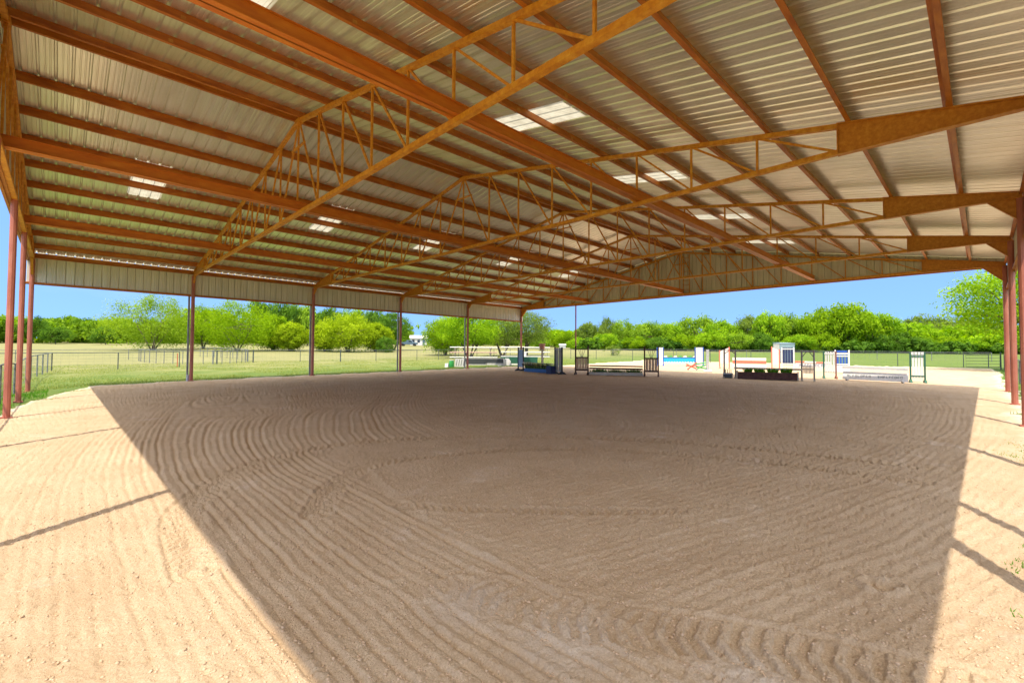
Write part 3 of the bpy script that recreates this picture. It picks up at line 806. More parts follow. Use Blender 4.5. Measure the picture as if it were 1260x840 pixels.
# 1: dark jump with the blue flower box at the left
a1, b1 = (25.55, 24.75), (24.75, 20.45)
r1 = ang(a1, b1)
ft = frame_stand(*a1, r1, 'pale blue panelled jump stand with black edges beside the far corner post', .72, 1.75, 'black', 'paleblue', pz=(.16, .9), footm='black')
MB().box(-.28, .28, -.02, .02, 1.63, 1.70).build('cross_rail', M['black'], ft)
frame_stand(*b1, r1, 'jump stand of weathered beige planks between black posts, right end of the blue flower box', .80, 1.78, 'black', 'beige', slats=2, gap=.05, pz=(.08, .98), footm='black', inner='pillargrey')
p0, q0 = (25.3, 24.0), (24.75, 21.1)
box_thing('flower_box', p0, q0, .26, 'long blue flower box with scraggly dark plants under the left pole', 'flower box', 'midblue', plant=700, seed=3, ph=.42)
rail_between('jump_pole', (25.45, 24.4), (24.8, 20.85), .62, 'weathered pole lying across the cups above the blue flower box', 'jump pole', 'palewood', .045)
rail_between('jump_pole', (25.25, 24.3), (24.6, 20.95), .50, 'dark brown pole just below the weathered one over the blue flower box', 'jump pole', 'brown', .045)
tag(MB().box(-.25, .25, -.2, .2, 0, .42).prism([(-.25, .42), (.25, .42), (.15, .55), (-.15, .55)], 'y', -.2, .2).build('mounting_block', M['navy'], None), 'dark blue block at the right end of the blue flower box', 'block')
bpy.data.objects['mounting_block'].location = (24.55, 20.95, tz(24.55, 20.95)); bpy.data.objects['mounting_block'].rotation_euler = (0, 0, r1)

# 2: brown wooden jump in the middle
a2, b2 = (25.5, 19.1), (27.45, 15.2); r2 = ang(a2, b2)
def wood_stand(x, y, lab):
    r = thing('wooden_jump_stand', x, y, r2, lab, 'jump stand', 'brown wooden jump stands'); w, h = .92, 1.88
    for s in (-1, 1):
        MB().cbox(s * (w / 2 - .05), 0, .02, .085, .09, h - .02).build('post', M['brown'], r, bevel=.004)
        foot(r, s * (w / 2 - .05), 'brown', l=.75)
    for z0, z1 in ((h - .24, h - .19), (1.08, 1.16), (.26, .36)):
        MB().box(-w / 2 + .09, w / 2 - .09, -.03, .03, z0, z1).build('cross_rail', M['brown'], r)
    for i in range(4):
        sw = (w - .20) / 4; x0 = -w / 2 + .10 + i * sw
        MB().box(x0 + .008, x0 + sw - .008, -.012, .012, .36, 1.08).build('slat', M['tan'], r)
    for s, t in ((-1, -.22), (-.35, -.08), (.35, .08), (1, .22)):
        MB().bar((s * .05, 0, 1.16), (t, 0, h - .24), .025, .02, up=(0, 1, 0)).build('fan_slat', M['greywood'], r)
    return r
wood_stand(*a2, 'brown wooden jump stand with tan slats, left end of the brush jump')
wood_stand(*b2, 'brown wooden jump stand with tan slats, right end of the brush jump')
pa, pb = (25.72, 18.65), (27.2, 15.65)
rail_between('jump_rail', pa, pb, .60, 'upper red brown rail between the brown wooden stands', 'jump pole', 'redbrown', .045)
rail_between('jump_rail', pa, pb, .44, 'lower darker rail between the brown wooden stands', 'jump pole', 'brown', .05)
box_thing('brush_box', pa, pb, .20, 'low pale brush box with dry greenery between the brown wooden stands', 'flower box', 'palewood', plant=900, seed=5, ph=.24)
# 3: blue water plank jump (in the sun, outside)
a3, b3 = (41.0, 21.75), (43.1, 19.0); r3 = ang(a3, b3)
frame_stand(*a3, r3, 'white jump stand with blue edges directly behind the right brown stand', .62, 1.72, 'blue', 'white', pz=(.02, .99))
s3 = frame_stand(*b3, r3, 'white jump stand with rounded face and blue edge right of the blue water plank', .78, 1.75, 'blue', None)
MB().tube([(0, 0, .12), (0, 0, 1.72)], .30, n=20).build('round_face', M['white'], s3, smooth=False)
wr = thing('water_plank', 42.1, 20.35, r3, 'blue plank with wavy lower edge like water hanging between the white and blue stands', 'jump plank')
wr.location.z += .10
Lw = 1.52
wav = [(-Lw + i * .05, .28 + .055 * math.sin(i * 1.3) + .02 * math.sin(i * 3.1)) for i in range(int(2 * Lw / .05) + 1)]
MB().prism(wav + [(Lw, .62), (-Lw, .62)], 'y', -.02, .02).build('wave_board', M['skyblue'], wr)
MB().box(-Lw, Lw, -.025, .025, .622, .70).build('top_edge', M['blue'], wr)
lo = [(x, z - .004) for x, z in wav]
MB().prism([(x, z - .10 - .03 * math.sin(i)) for i, (x, z) in enumerate(lo)] + lo[::-1], 'y', -.018, .018).build('foam_edge', M['white'], wr)
st = MB()
for i, x in enumerate(np.linspace(-1.3, 1.3, 7)): st.add([(x - .18, -.012, .73), (x + .18, -.012, .73), (x + .1, -.012, .86), (x - .1, -.012, .82), (x - .18, .012, .73), (x + .18, .012, .73), (x + .1, .012, .86), (x - .1, .012, .82)], [(0, 1, 2, 3), (7, 6, 5, 4), (0, 4, 5, 1), (1, 5, 6, 2), (2, 6, 7, 3), (3, 7, 4, 0)], i % 2)
st.build('crest_cutouts', [M['white'], M['green']], wr)
# grey plastic pillar and the red and green cavalletti
pl = thing('grey_pillar', 35.35, 15.0, .4, 'tall light grey plastic pillar with broad foot right of the red and green rail', 'jump stand')
MB().prism([(-.13, .10), (.13, .10), (.12, 1.62), (-.12, 1.62)], 'y', -.09, .09).build('pillar', M['pillargrey'], pl, bevel=.01)
MB().prism([(-.75, 0), (.45, 0), (.40, .12), (.12, .16), (-.2, .16), (-.7, .12)], 'y', -.28, .28).build('foot', M['pillargrey'], pl, bevel=.01)
MB().prism([(-.48, .16), (-.30, .16), (-.30, .55), (-.42, .62)], 'y', -.06, .06).build('bracket', M['pillargrey'], pl)
MB().box(-.28, -.16, -.07, .07, .2, .5).build('cup_strip', M['black'], pl)
cv = thing('cavalletti', 35.9, 16.05, -1.0, 'low crossed red and green cavalletti rails lying left of the grey pillar', 'cavalletti')
for i, (p, q, mt) in enumerate((((-.7, -.2, .1), (.0, .1, .62), 'red'), ((-.75, .1, .5), (-.05, -.1, .15), 'red'), ((-.1, 0, .5), (.75, .1, .62), 'green'), ((-.05, .1, .3), (.75, -.1, .15), 'green'), ((0, -.15, .15), (.7, .15, .48), 'green'), ((-.8, 0, .35), (.0, 0, .38), 'coral'))):
    MB().tube([p, q], .05, n=8).build('rail', M[mt], cv)
for x in (-.6, .0, .6): MB().box(x - .03, x + .03, -.25, .25, .0, .12).build('leg', M['offwhite'], cv)
# 4: red and white jump
a4, b4 = (40.5, 15.75), (41.5, 12.2); r4 = ang(a4, b4)
def wing(x, y, lab, flip):
    r = thing('wing_stand', x, y, r4, lab, 'jump stand', 'white stands with red edges'); w = .52 if flip else .72
    hl, hr = (1.50, 1.78) if not flip else (1.84, 1.62)
    MB().cbox(-w / 2, 0, .02, .085, .09, hl).build('post', M['coral'], r); MB().cbox(w / 2, 0, .02, .085, .09, hr).build('post', M['coral'], r)
    m = MB(); m.prism([(-w / 2 + .045, .45), (w / 2 - .045, .45), (w / 2 - .045, hr - .05), (-w / 2 + .045, hl - .05)], 'y', -.015, .015); m.build('panel', M['white'], r)
    for s in (-1, 1): foot(r, s * w / 2, 'coral')
wing(*a4, 'white wing stand with red edges at the left end of the red and white planks', False)
wing(*b4, 'white wing stand with red edges and sloping top, in front of the grey shed', True)
p4, q4 = (40.75, 15.2), (41.4, 12.85)
rail_between('striped_plank', p4, q4, .72, 'upper white plank between the red edged wing stands', 'jump plank', 'white', plank=.22)
rail_between('flower_plank', p4, q4, .46, 'plank covered in red flowers below the upper white plank', 'jump plank', 'coral', plank=.22)
rail_between('lower_plank', p4, q4, .16, 'lowest white plank between the red edged wing stands', 'jump plank', 'white', plank=.24)
# 5: thin grey posts with flower box at the shade edge
a5, b5 = (29.75, 11.35), (30.55, 7.35); r5 = ang(a5, b5)
def rustic(x, y, w, lab, arms, gate):
    r = thing('rustic_stand', x, y, r5, lab, 'jump stand')
    for s in (-1, 1):
        MB().tube([(s * w / 2, 0, 0), (s * w / 2 * .98, 0, 1.72)], .045, n=8).build('post', M['greywood'], r); foot(r, s * w / 2, 'greywood', l=.6, h=.06)
    if arms:
        for s in (-1, 1): MB().bar((s * w / 2, 0, 1.3 if gate else 1.45), (s * .06, 0, 1.62), .04, .04, up=(0, 1, 0)).build('brace', M['greywood'], r)
        MB().bar((-w / 2, 0, 1.66), (w / 2, 0, 1.66), .04, .04).build('cross_rail', M['greywood'], r)
    if gate:
        n = 7
        for i in range(n):
            x0 = -w / 2 + .1 + (w - .2) * i / (n - 1); MB().box(x0 - .022, x0 + .022, -.012, .012, .42, .86).build('picket', M['palewood'], r)
        MB().box(-w / 2, w / 2, .013, .035, .62, .68).build('picket_rail', M['palewood'], r)
    return r
rustic(29.65, 11.3, .62, 'thin weathered pole stand over the dark crate, left end of the brown flower box', True, False)
rustic(30.6, 7.5, .58, 'thin weathered pole stand with pale pickets, right end of the brown flower box', True, True)
box_thing('brown_flower_box', (29.65, 10.85), (30.35, 7.95), .42, 'long dark brown flower box with four clumps of greenery at the edge of the shade', 'flower box', 'boxbrown', dep=.4, ends='palewood')
fb = bpy.data.objects['brown_flower_box']
for i in range(4): tag(plants(fb, -1.25 + i * .66, -.78 + i * .66, .36, .26, 260, .3, 20 + i, 'tuft'), kind='stuff')
rail_between('flower_box_plank', (29.5, 11.0), (30.4, 7.7), .58, 'pale plank resting on top of the brown flower box', 'jump plank', 'palewood', plank=.10)
cr = thing('dark_crate', 29.75, 11.45, r5, 'small dark slatted crate between the thin posts left of the brown flower box', 'crate')
MB().box(-.24, .24, -.2, .2, .02, .30).build('crate_body', M['lattice'], cr)
for i in range(5): MB().box(-.22 + i * .1, -.18 + i * .1, -.21, -.2, .30, .52).build('slat', M['lattice'], cr)
MB().box(-.24, .24, -.215, -.202, .24, .30).build('crate_rim', M['pillargrey'], cr)
# 6: blue and white jump behind
frame_stand(41.9, 11.45, r4, 'white framed stand with dark blue slats just below the grey shed', .88, 1.80, 'white', 'navy', slats=4, gap=.025, pz=(.24, .99), inner='white')
p6, q6 = (41.8, 10.9), (40.9, 8.4)
def glyphs(root, x0, x1, z0, z1, n, mat, skip=(), seed=2, y=-.026):
    """worn, illegible painted letters: strokes of the size they have on the board"""
    g = random.Random(seed); w = (x1 - x0) / n
    mb = MB()
    for i in range(n):
        if i in skip: continue
        a, b = x0 + i * w + .14 * w, x0 + (i + 1) * w - .14 * w; t = w * .16
        zz0, zz1 = z0 + g.random() * .02, z1 - g.random() * .03
        segs = [(a, a + t, zz0, zz1), (b - t, b, zz0, zz1), (a + t, b - t, zz1 - t, zz1), (a + t, b - t, zz0, zz0 + t), (a + t, b - t, (zz0 + zz1) / 2 - t / 2, (zz0 + zz1) / 2 + t / 2)]
        pick = g.choice([(0, 1, 2, 3), (0, 2, 3), (0, 4, 1), (0, 2, 4), (0, 3), (0, 2, 3, 4), (0, 1, 2, 4)])
        for k in pick:
            s = segs[k]; mb.box(s[0], s[1], y, y + .006, s[2], s[3])
    return mb.build('faded_lettering', M[mat], root)
bl = rail_between('lettered_board', p6, q6, .30, 'white board with blue grey markings behind the thin picket stand', 'jump plank', 'white', plank=.34)
glyphs(bl, -1.05, 1.0, .06, .28, 10, 'bluegreyletter', skip=(5,), seed=5)
glyphs(bl, -1.05, 1.0, .06, .28, 10, 'bluegreyletter', skip=(5,), seed=6, y=.02)
rail_between('upper_board', p6, q6, .70, 'thin white pole with dark red sections above the board with blue grey markings', 'jump pole', 'white', .055, stripes=[(0, .28, 'coral'), (.28, .6, 'white'), (.6, .8, 'coral'), (.8, 1, 'white')])
# 7: lettered white jump at the right
frame_stand(34.0, 7.15, -1.25, 'white stand of four narrow slats left of the blue slatted stand with top panel', .68, 1.62, ('dkgreen', 'redbrown'), 'white', slats=4, gap=.045, pz=(.22, .985), inner='white')
frame_stand(40.3, 7.65, -1.25, 'white framed stand with blue slats and blue top panel behind the lettered panel', .86, 1.66, 'white', 'blue', slats=4, gap=.05, pz=(.34, .80), inner='white')
s7 = [o for o in bpy.data.objects if o.name.startswith('jump_stand')][-1]
MB().box(-.30, .30, -.02, .02, 1.47, 1.62).build('top_panel', M['blue'], s7); MB().box(-.36, .36, -.03, .0, .12, .52).build('lower_panel', M['white'], s7); MB().box(-.36, .36, -.03, .03, 1.34, 1.44).build('cross_rail', M['white'], s7)
a7, b7 = (33.2, 6.4), (32.9, 3.5)
l7 = rail_between('lettered_plank', a7, b7, .06, 'long low white panel with faded grey lettering', 'jump plank', 'white', plank=.46)
L7 = math.hypot(a7[0] - b7[0], a7[1] - b7[1])
for y in (-.026, .02):
    glyphs(l7, -L7 / 2 + .2, -.12, .16, .31, 9, 'letter', seed=11, y=y); glyphs(l7, .16, L7 / 2 - .22, .14, .29, 9, 'letter', seed=12, y=y)
for s in (-1, 1): MB().box(s * L7 * .42 - .04, s * L7 * .42 + .04, -.22, .22, -.06, .04).build('foot', M['offwhite'], l7)
l7.rotation_euler.x = -.3
rail_between('top_plank', a7, b7, .66, 'white plank lying above the panel with faded grey lettering', 'jump plank', 'white', plank=.13)
frame_stand(34.0, 3.2, -1.35, 'white slatted stand with dark green posts, rightmost of all the jump stands', .66, 1.62, 'dkgreen', 'white', slats=4, gap=.03, pz=(.16, .93), inner='dkgreen')
s8 = [o for o in bpy.data.objects if o.name.startswith('jump_stand')][-1]
MB().box(-.29, .29, -.03, .03, 1.49, 1.61).build('top_bar', M['dkgreen'], s8)
for i in range(4): MB().box(-.26 + i * .136, -.15 + i * .136, -.035, .035, 1.50, 1.64).build('cap_block', M['white'], s8)

# pole rack on the grass behind the far wall -----------------------------
def rack(x0, y0, x1, y1, lab):
    r = thing('pole_rack', x0, y0, ang((x0, y0), (x1, y1)), lab, 'pole rack')
    L = math.hypot(x1 - x0, y1 - y0)
    for x in (.45, L - .45):
        MB().tube([(x, 0, -.1), (x, 0, 1.72)], .045, n=8).build('post', M['greywood'], r)
        for z in (.62, 1.08, 1.55):
            MB().add([(x - .03, 0, z - .14), (x - .03, -.42, z), (x - .03, -.42, z + .05), (x - .03, .42, z + .05), (x - .03, .42, z), (x + .03, 0, z - .14), (x + .03, -.42, z), (x + .03, -.42, z + .05), (x + .03, .42, z + .05), (x + .03, .42, z)],
                     [(0, 1, 2, 3, 4), (9, 8, 7, 6, 5), (0, 5, 6, 1), (1, 6, 7, 2), (2, 7, 8, 3), (3, 8, 9, 4), (4, 9, 5, 0)]).build('arm', M['greywood'], r)
    return L, r
def poles(L, r, tone, where):
    for z, zn, mt in ((.62, 'lowest', 'white'), (1.08, 'middle', tone), (1.55, 'topmost', 'white')):
        for j, yy in enumerate((-.34, -.22)):
            o = empty('stored_pole', r.matrix_basis @ Vector((0, yy, z + .1)) if False else (r.location + Matrix.Rotation(r.rotation_euler.z, 3, 'Z') @ Vector((0, yy, z + .1))), r.rotation_euler.z,
                      '%s pole on the %s arms of the %s' % (('front ' if j == 0 else 'rear ') + ('white' if mt == 'white' else 'pinkish'), zn, where), 'jump pole', 'poles stored on the racks')
            MB().tube([(-.1, 0, 0), (L + .15, 0, 0)], .05, n=10).build('pole', M[mt], o)
L_, r_ = rack(27.2, 35.6, 31.0, 33.6, 'left three tier pole rack on the grass, crossed by the fourth wall post'); 
M['pinkish'] = paint('faded_pink_paint', (.62, .38, .34))
poles(L_, r_, 'pinkish', 'left pole rack')
L_, r_ = rack(32.6, 34.4, 36.6, 31.8, 'right three tier pole rack on the grass, left of the far corner post')
poles(L_, r_, 'white', 'right pole rack')
def small(name, mb_parts, x, y, rz, lab, cat):
    r = thing(name, x, y, rz, lab, cat)
    for nm, mb, mt in mb_parts: mb.build(nm, M[mt], r)
    return r
small('barrel', [('barrel_body', MB().tube([(0, 0, 0), (0, 0, .04), (0, 0, .2), (0, 0, .4), (0, 0, .54), (0, 0, .58)], [.17, .19, .21, .21, .19, .17], n=16), 'green'), ('barrel_lid', MB().tube([(0, 0, .58), (0, 0, .62)], .19, n=16), 'white')], 24.55, 31.9, 0, 'bright green barrel with a white lid at the left end of the pole rack', 'barrel')
small('white_block', [('body', MB().prism([(-.17, 0), (.17, 0), (.12, .34), (-.12, .34)], 'y', -.15, .15), 'white')], 24.3, 32.15, .4, 'small white block left of the green barrel', 'block')
def lattice(x, y, lab):
    r = thing('striped_filler', x, y, -.55, lab, 'jump filler')
    MB().prism([(-.5, .02), (.5, .02), (.42, .72), (-.42, .72)], 'y', -.04, .04).build('panel', M['white'], r)
    for i in range(4): MB().bar((-.34 + i * .2, -.045, .12), (-.26 + i * .2, -.045, .64), .04, .01, up=(0, 1, 0)).build('stripe', M['lattice'], r)
lattice(25.35, 31.75, 'white filler panel with slanting dark stripes right of the green barrel')
small('dark_filler', [('panel', MB().box(-1.0, 1.0, -.04, .04, .2, .68), 'lattice'), ('frame', MB().box(-1.05, 1.05, -.05, .05, .68, .74).box(-1.05, 1.05, -.05, .05, .12, .198), 'offwhite')], 27.0, 31.9, -.55, 'low dark filler panel with white rim, left of the fourth wall post', 'jump filler')
small('dark_filler', [('panel', MB().box(-1.0, 1.0, -.04, .04, .28, .66), 'lattice'), ('frame', MB().box(-1.05, 1.05, -.05, .05, .66, .72).box(-1.05, 1.05, -.05, .05, .10, .278), 'offwhite')], 28.5, 31.2, -.6, 'low dark filler panel with white rim, right of the fourth wall post', 'jump filler')
small('white_filler', [('panel', MB().prism([(-.38, 0), (.38, 0), (.38, .62), (-.38, .62)], 'y', -.14, .14), 'white')], 29.6, 31.1, -.6, 'plain white box shaped filler between the two pole racks', 'jump filler')
small('plastic_blocks', [('block', MB().prism([(-.45, 0), (.45, 0), (.3, .34), (-.3, .34)], 'y', -.2, .2), 'white'), ('upper_block', MB().prism([(-.34, .345), (.36, .345), (.15, .66), (-.1, .66)], 'y', -.17, .17), 'white')], 30.4, 31.3, -.6, 'heap of white plastic blocks at the left end of the green panel', 'block')
small('green_panel', [('panel', MB().prism([(-1.75, .42), (-1.5, .16), (1.7, .16), (1.75, .78), (-1.75, .78)], 'y', -.03, .03), 'dkgreen'), ('lower_rail', MB().box(-1.6, 1.3, -.04, .04, 0, .14), 'white')], 31.9, 31.2, -.75, 'long dark green panel over a white rail below the right pole rack', 'jump filler')
small('white_chair', [('seat', MB().box(-.25, .25, -.25, .25, .42, .46), 'white'), ('backrest', MB().box(-.25, .25, .2, .25, .46, 1.25), 'white')] + [('leg', MB().cbox(a * .21, b * .21, 0, .05, .05, .42), 'white') for a in (-1, 1) for b in (-1, 1)], 33.4, 32.0, -.6, 'white plastic chair standing left of the pale blue jump stand', 'chair')
small('clay_pot', [('pot', MB().tube([(0, 0, 0), (0, 0, .5)], [.18, .28], n=14), 'clay')], 29.2, 25.9, 0, 'terracotta pot on the far corner behind the shelter post', 'pot')
bpy.data.objects['clay_pot'].location.z += 1.52
st = small('pot_stand', [('stand_top', MB().cbox(0, 0, 1.44, .4, .4, .07), 'greywood'), ('leg', MB().cbox(0, 0, 0, .1, .1, 1.44), 'greywood')], 29.2, 25.9, 0, 'grey wooden stand carrying the terracotta pot beside the far corner post', 'stand')

# ------------------------------------------------------------------ buildings and vehicle far away
sh = thing('metal_shed', 59.6, 16.5, math.radians(-40), 'blue grey metal shed with pale end wall behind the ring fence', 'shed')
MB().box(-.85, .85, -.62, .62, .05, 2.15).build('wall', M['shed'], sh)
MB().box(-.87, -.852, -.5, .5, .1, 2.1).build('door', M['offwhite'], sh); MB().box(.852, .87, -.6, .6, .1, 2.1).build('end_wall', M['offwhite'], sh)
MB().prism([(-.66, 2.13), (.66, 2.23), (.66, 2.27), (-.66, 2.17)], 'x', -.9, .9).build('roof', M['shed'], sh)
for i in range(7): MB().box(-.78 + i * .25, -.75 + i * .25, -.635, -.622, .1, 2.1).build('rib', M['shed'], sh)
hs = thing('white_house', 84.5, 129.5, math.radians(-33), 'white house with low pale roof seen through a gap in the trees', 'house')
MB().box(-2.6, 2.6, -2.2, 2.2, 0, 2.3).build('wall', M['housewhite'], hs)
MB().prism([(-2.6, 2.3), (2.6, 2.3), (0, 3.3)], 'x', -2.9, 2.9).build('roof', M['houseroof'], hs)
for x in (-1.7, 0):
    w = MB().box(x - .4, x + .4, -2.25, -2.203, .9, 1.8).build('window', M['glass'], hs)
MB().box(1.2, 1.9, -2.25, -2.203, .1, 1.9).build('door', M['truck'], hs)
tk = thing('pickup_truck', 76.5, 122.5, math.radians(-40), 'blue grey pickup truck parked in front of the white house', 'truck')
MB().prism([(-2.6, .5), (2.6, .5), (2.6, 1.1), (1.3, 1.15), (.8, 1.75), (-.6, 1.75), (-.7, 1.15), (-2.6, 1.15)], 'y', -.95, .95).build('body', M['truck'], tk, bevel=.05)
MB().prism([(.05, 1.2), (1.15, 1.2), (.75, 1.65), (.05, 1.65)], 'y', -.965, .965).build('window', M['glass'], tk)
for x in (-1.7, 1.7):
    for s in (-1, 1): MB().tube([(x, s * .8, .4), (x, s * 1.0, .4)], .4, n=14).build('wheel', M['rubber'], tk)
h2 = thing('distant_cottage', 102.2, 83.7, math.radians(-40), 'small white roofed cottage half buried in the trees behind the gable post', 'house')
MB().box(-.8, .8, -.8, .8, 0, .9).build('wall', M['pillargrey'], h2)
MB().prism([(-.9, .9), (.9, .9), (0, 1.25)], 'x', -1.0, 1.0).build('roof', M['houseroof'], h2)
# ------------------------------------------------------------------ trees
def crown_mesh(name, seed, kind, w, h, nclump, nleaf, leaf, base=.15, shape='round'):
    """foliage: leaf sized faces in clumps spread through the crown volume"""
    rs = np.random.RandomState(seed)
    c = []
    while len(c) < nclump:
        p = rs.rand(3) * 2 - 1; r = np.linalg.norm(p)
        if r > 1 or r < .30: continue
        if rs.rand() > (.25 + .75 * r): continue
        if shape == 'wide' and p[2] < -.7: continue
        c.append(p)
    c = np.array(c)
    # irregular outline
    az = np.arctan2(c[:, 1], c[:, 0]); k = 1 + .16 * np.sin(az * 3 + seed) + .10 * np.sin(az * 5 + 2 * seed) + (rs.rand(nclump) - .5) * .22
    cz = h * (base + (1 - base) * (c[:, 2] * .5 + .5) * (.92 + .12 * rs.rand(nclump)))
    taper = 1 - .25 * np.clip(c[:, 2], 0, 1) ** 2
    if shape == 'tall': taper = 1 - .45 * np.clip(c[:, 2] * .5 + .5, 0, 1)
    C = np.stack([c[:, 0] * w * k * taper, c[:, 1] * w * k * taper, cz], -1)
    R = (w * .17 + h * .035) * (.6 + .8 * rs.rand(nclump))
    n = nclump * nleaf
    q = rs.randn(n, 3); q /= np.linalg.norm(q, axis=1)[:, None]
    rad = (rs.rand(n) ** .45)[:, None]
    ci = np.repeat(np.arange(nclump), nleaf)
    P = C[ci] + q * rad * R[ci][:, None] * np.array([1.15, 1.15, .72])
    if shape == 'willow': P[:, 2] -= (rs.rand(n) ** 2) * R[ci] * .9
    u = rs.randn(n, 3); u /= np.linalg.norm(u, axis=1)[:, None]
    nrm = q * .6 + rs.randn(n, 3) * .5 + np.array([0, 0, .5]); nrm /= np.linalg.norm(nrm, axis=1)[:, None]
    a = np.cross(nrm, u); a /= np.linalg.norm(a, axis=1)[:, None]; b = np.cross(nrm, a)
    s = (leaf * (.6 + .8 * rs.rand(n)))[:, None]
    el = 1.5 if shape != 'willow' else 2.2
    V = np.stack([P - a * s * el, P - b * s * .6 + nrm * s * .15, P + a * s * el, P + b * s * .6 + nrm * s * .15], 1).reshape(-1, 3)
    ct = rs.rand(nclump)
    tint = np.clip(.12 + .70 * ct[ci] + .18 * rs.rand(n), 0, 1)
    me = bpy.data.meshes.new(name); m = len(V) // 4
    me.vertices.add(len(V)); me.vertices.foreach_set('co', V.astype(np.float32).ravel())
    me.loops.add(len(V)); me.loops.foreach_set('vertex_index', np.arange(len(V), dtype=np.int32))
    me.polygons.add(m); me.polygons.foreach_set('loop_start', np.arange(0, 4 * m, 4, dtype=np.int32)); me.polygons.foreach_set('loop_total', np.full(m, 4, dtype=np.int32))
    at = me.attributes.new('tint', 'FLOAT', 'POINT'); at.data.foreach_set('value', np.repeat(tint, 4).astype(np.float32))
    me.materials.append(LM[kind]); me.update(calc_edges=True)
    return me, C
def trunk_mesh(name, seed, w, h, C, stems=1, r0=.16):
    rd = random.Random(seed); mb = MB()
    tgt = sorted([tuple(x) for x in C], key=lambda p: rd.random())[:14 if stems == 1 else 18]
    for s in range(stems):
        a = 2 * PI * s / stems + rd.random()
        ox, oy = (math.cos(a) * .18 * stems ** .5, math.sin(a) * .18 * stems ** .5) if stems > 1 else (0, 0)
        lean = .16 * w if stems > 1 else .05 * w
        top = (ox + math.cos(a) * lean * 2, oy + math.sin(a) * lean * 2, h * .42)
        mid = (ox + math.cos(a) * lean * .8 + rd.uniform(-.1, .1), oy + math.sin(a) * lean * .8, h * .2)
        r = r0 / (stems ** .5)
        mb.tube([(ox * .6, oy * .6, -.4), (ox * .7, oy * .7, .1), mid, top], [r * 1.5, r * 1.1, r * .85, r * .6], n=8)
        for t in tgt[s::stems]:
            if t[2] < h * .25: continue
            m2 = tuple(top[i] * .5 + t[i] * .5 + rd.uniform(-.06, .06) * w for i in range(3))
            st = mid if rd.random() < .4 else top
            mb.tube([st, m2, t], [r * .5, r * .3, r * .08], n=5)
    me = bpy.data.meshes.new(name); me.from_pydata(mb.v, [], mb.f); me.materials.append(M['bark']); me.update()
    return me
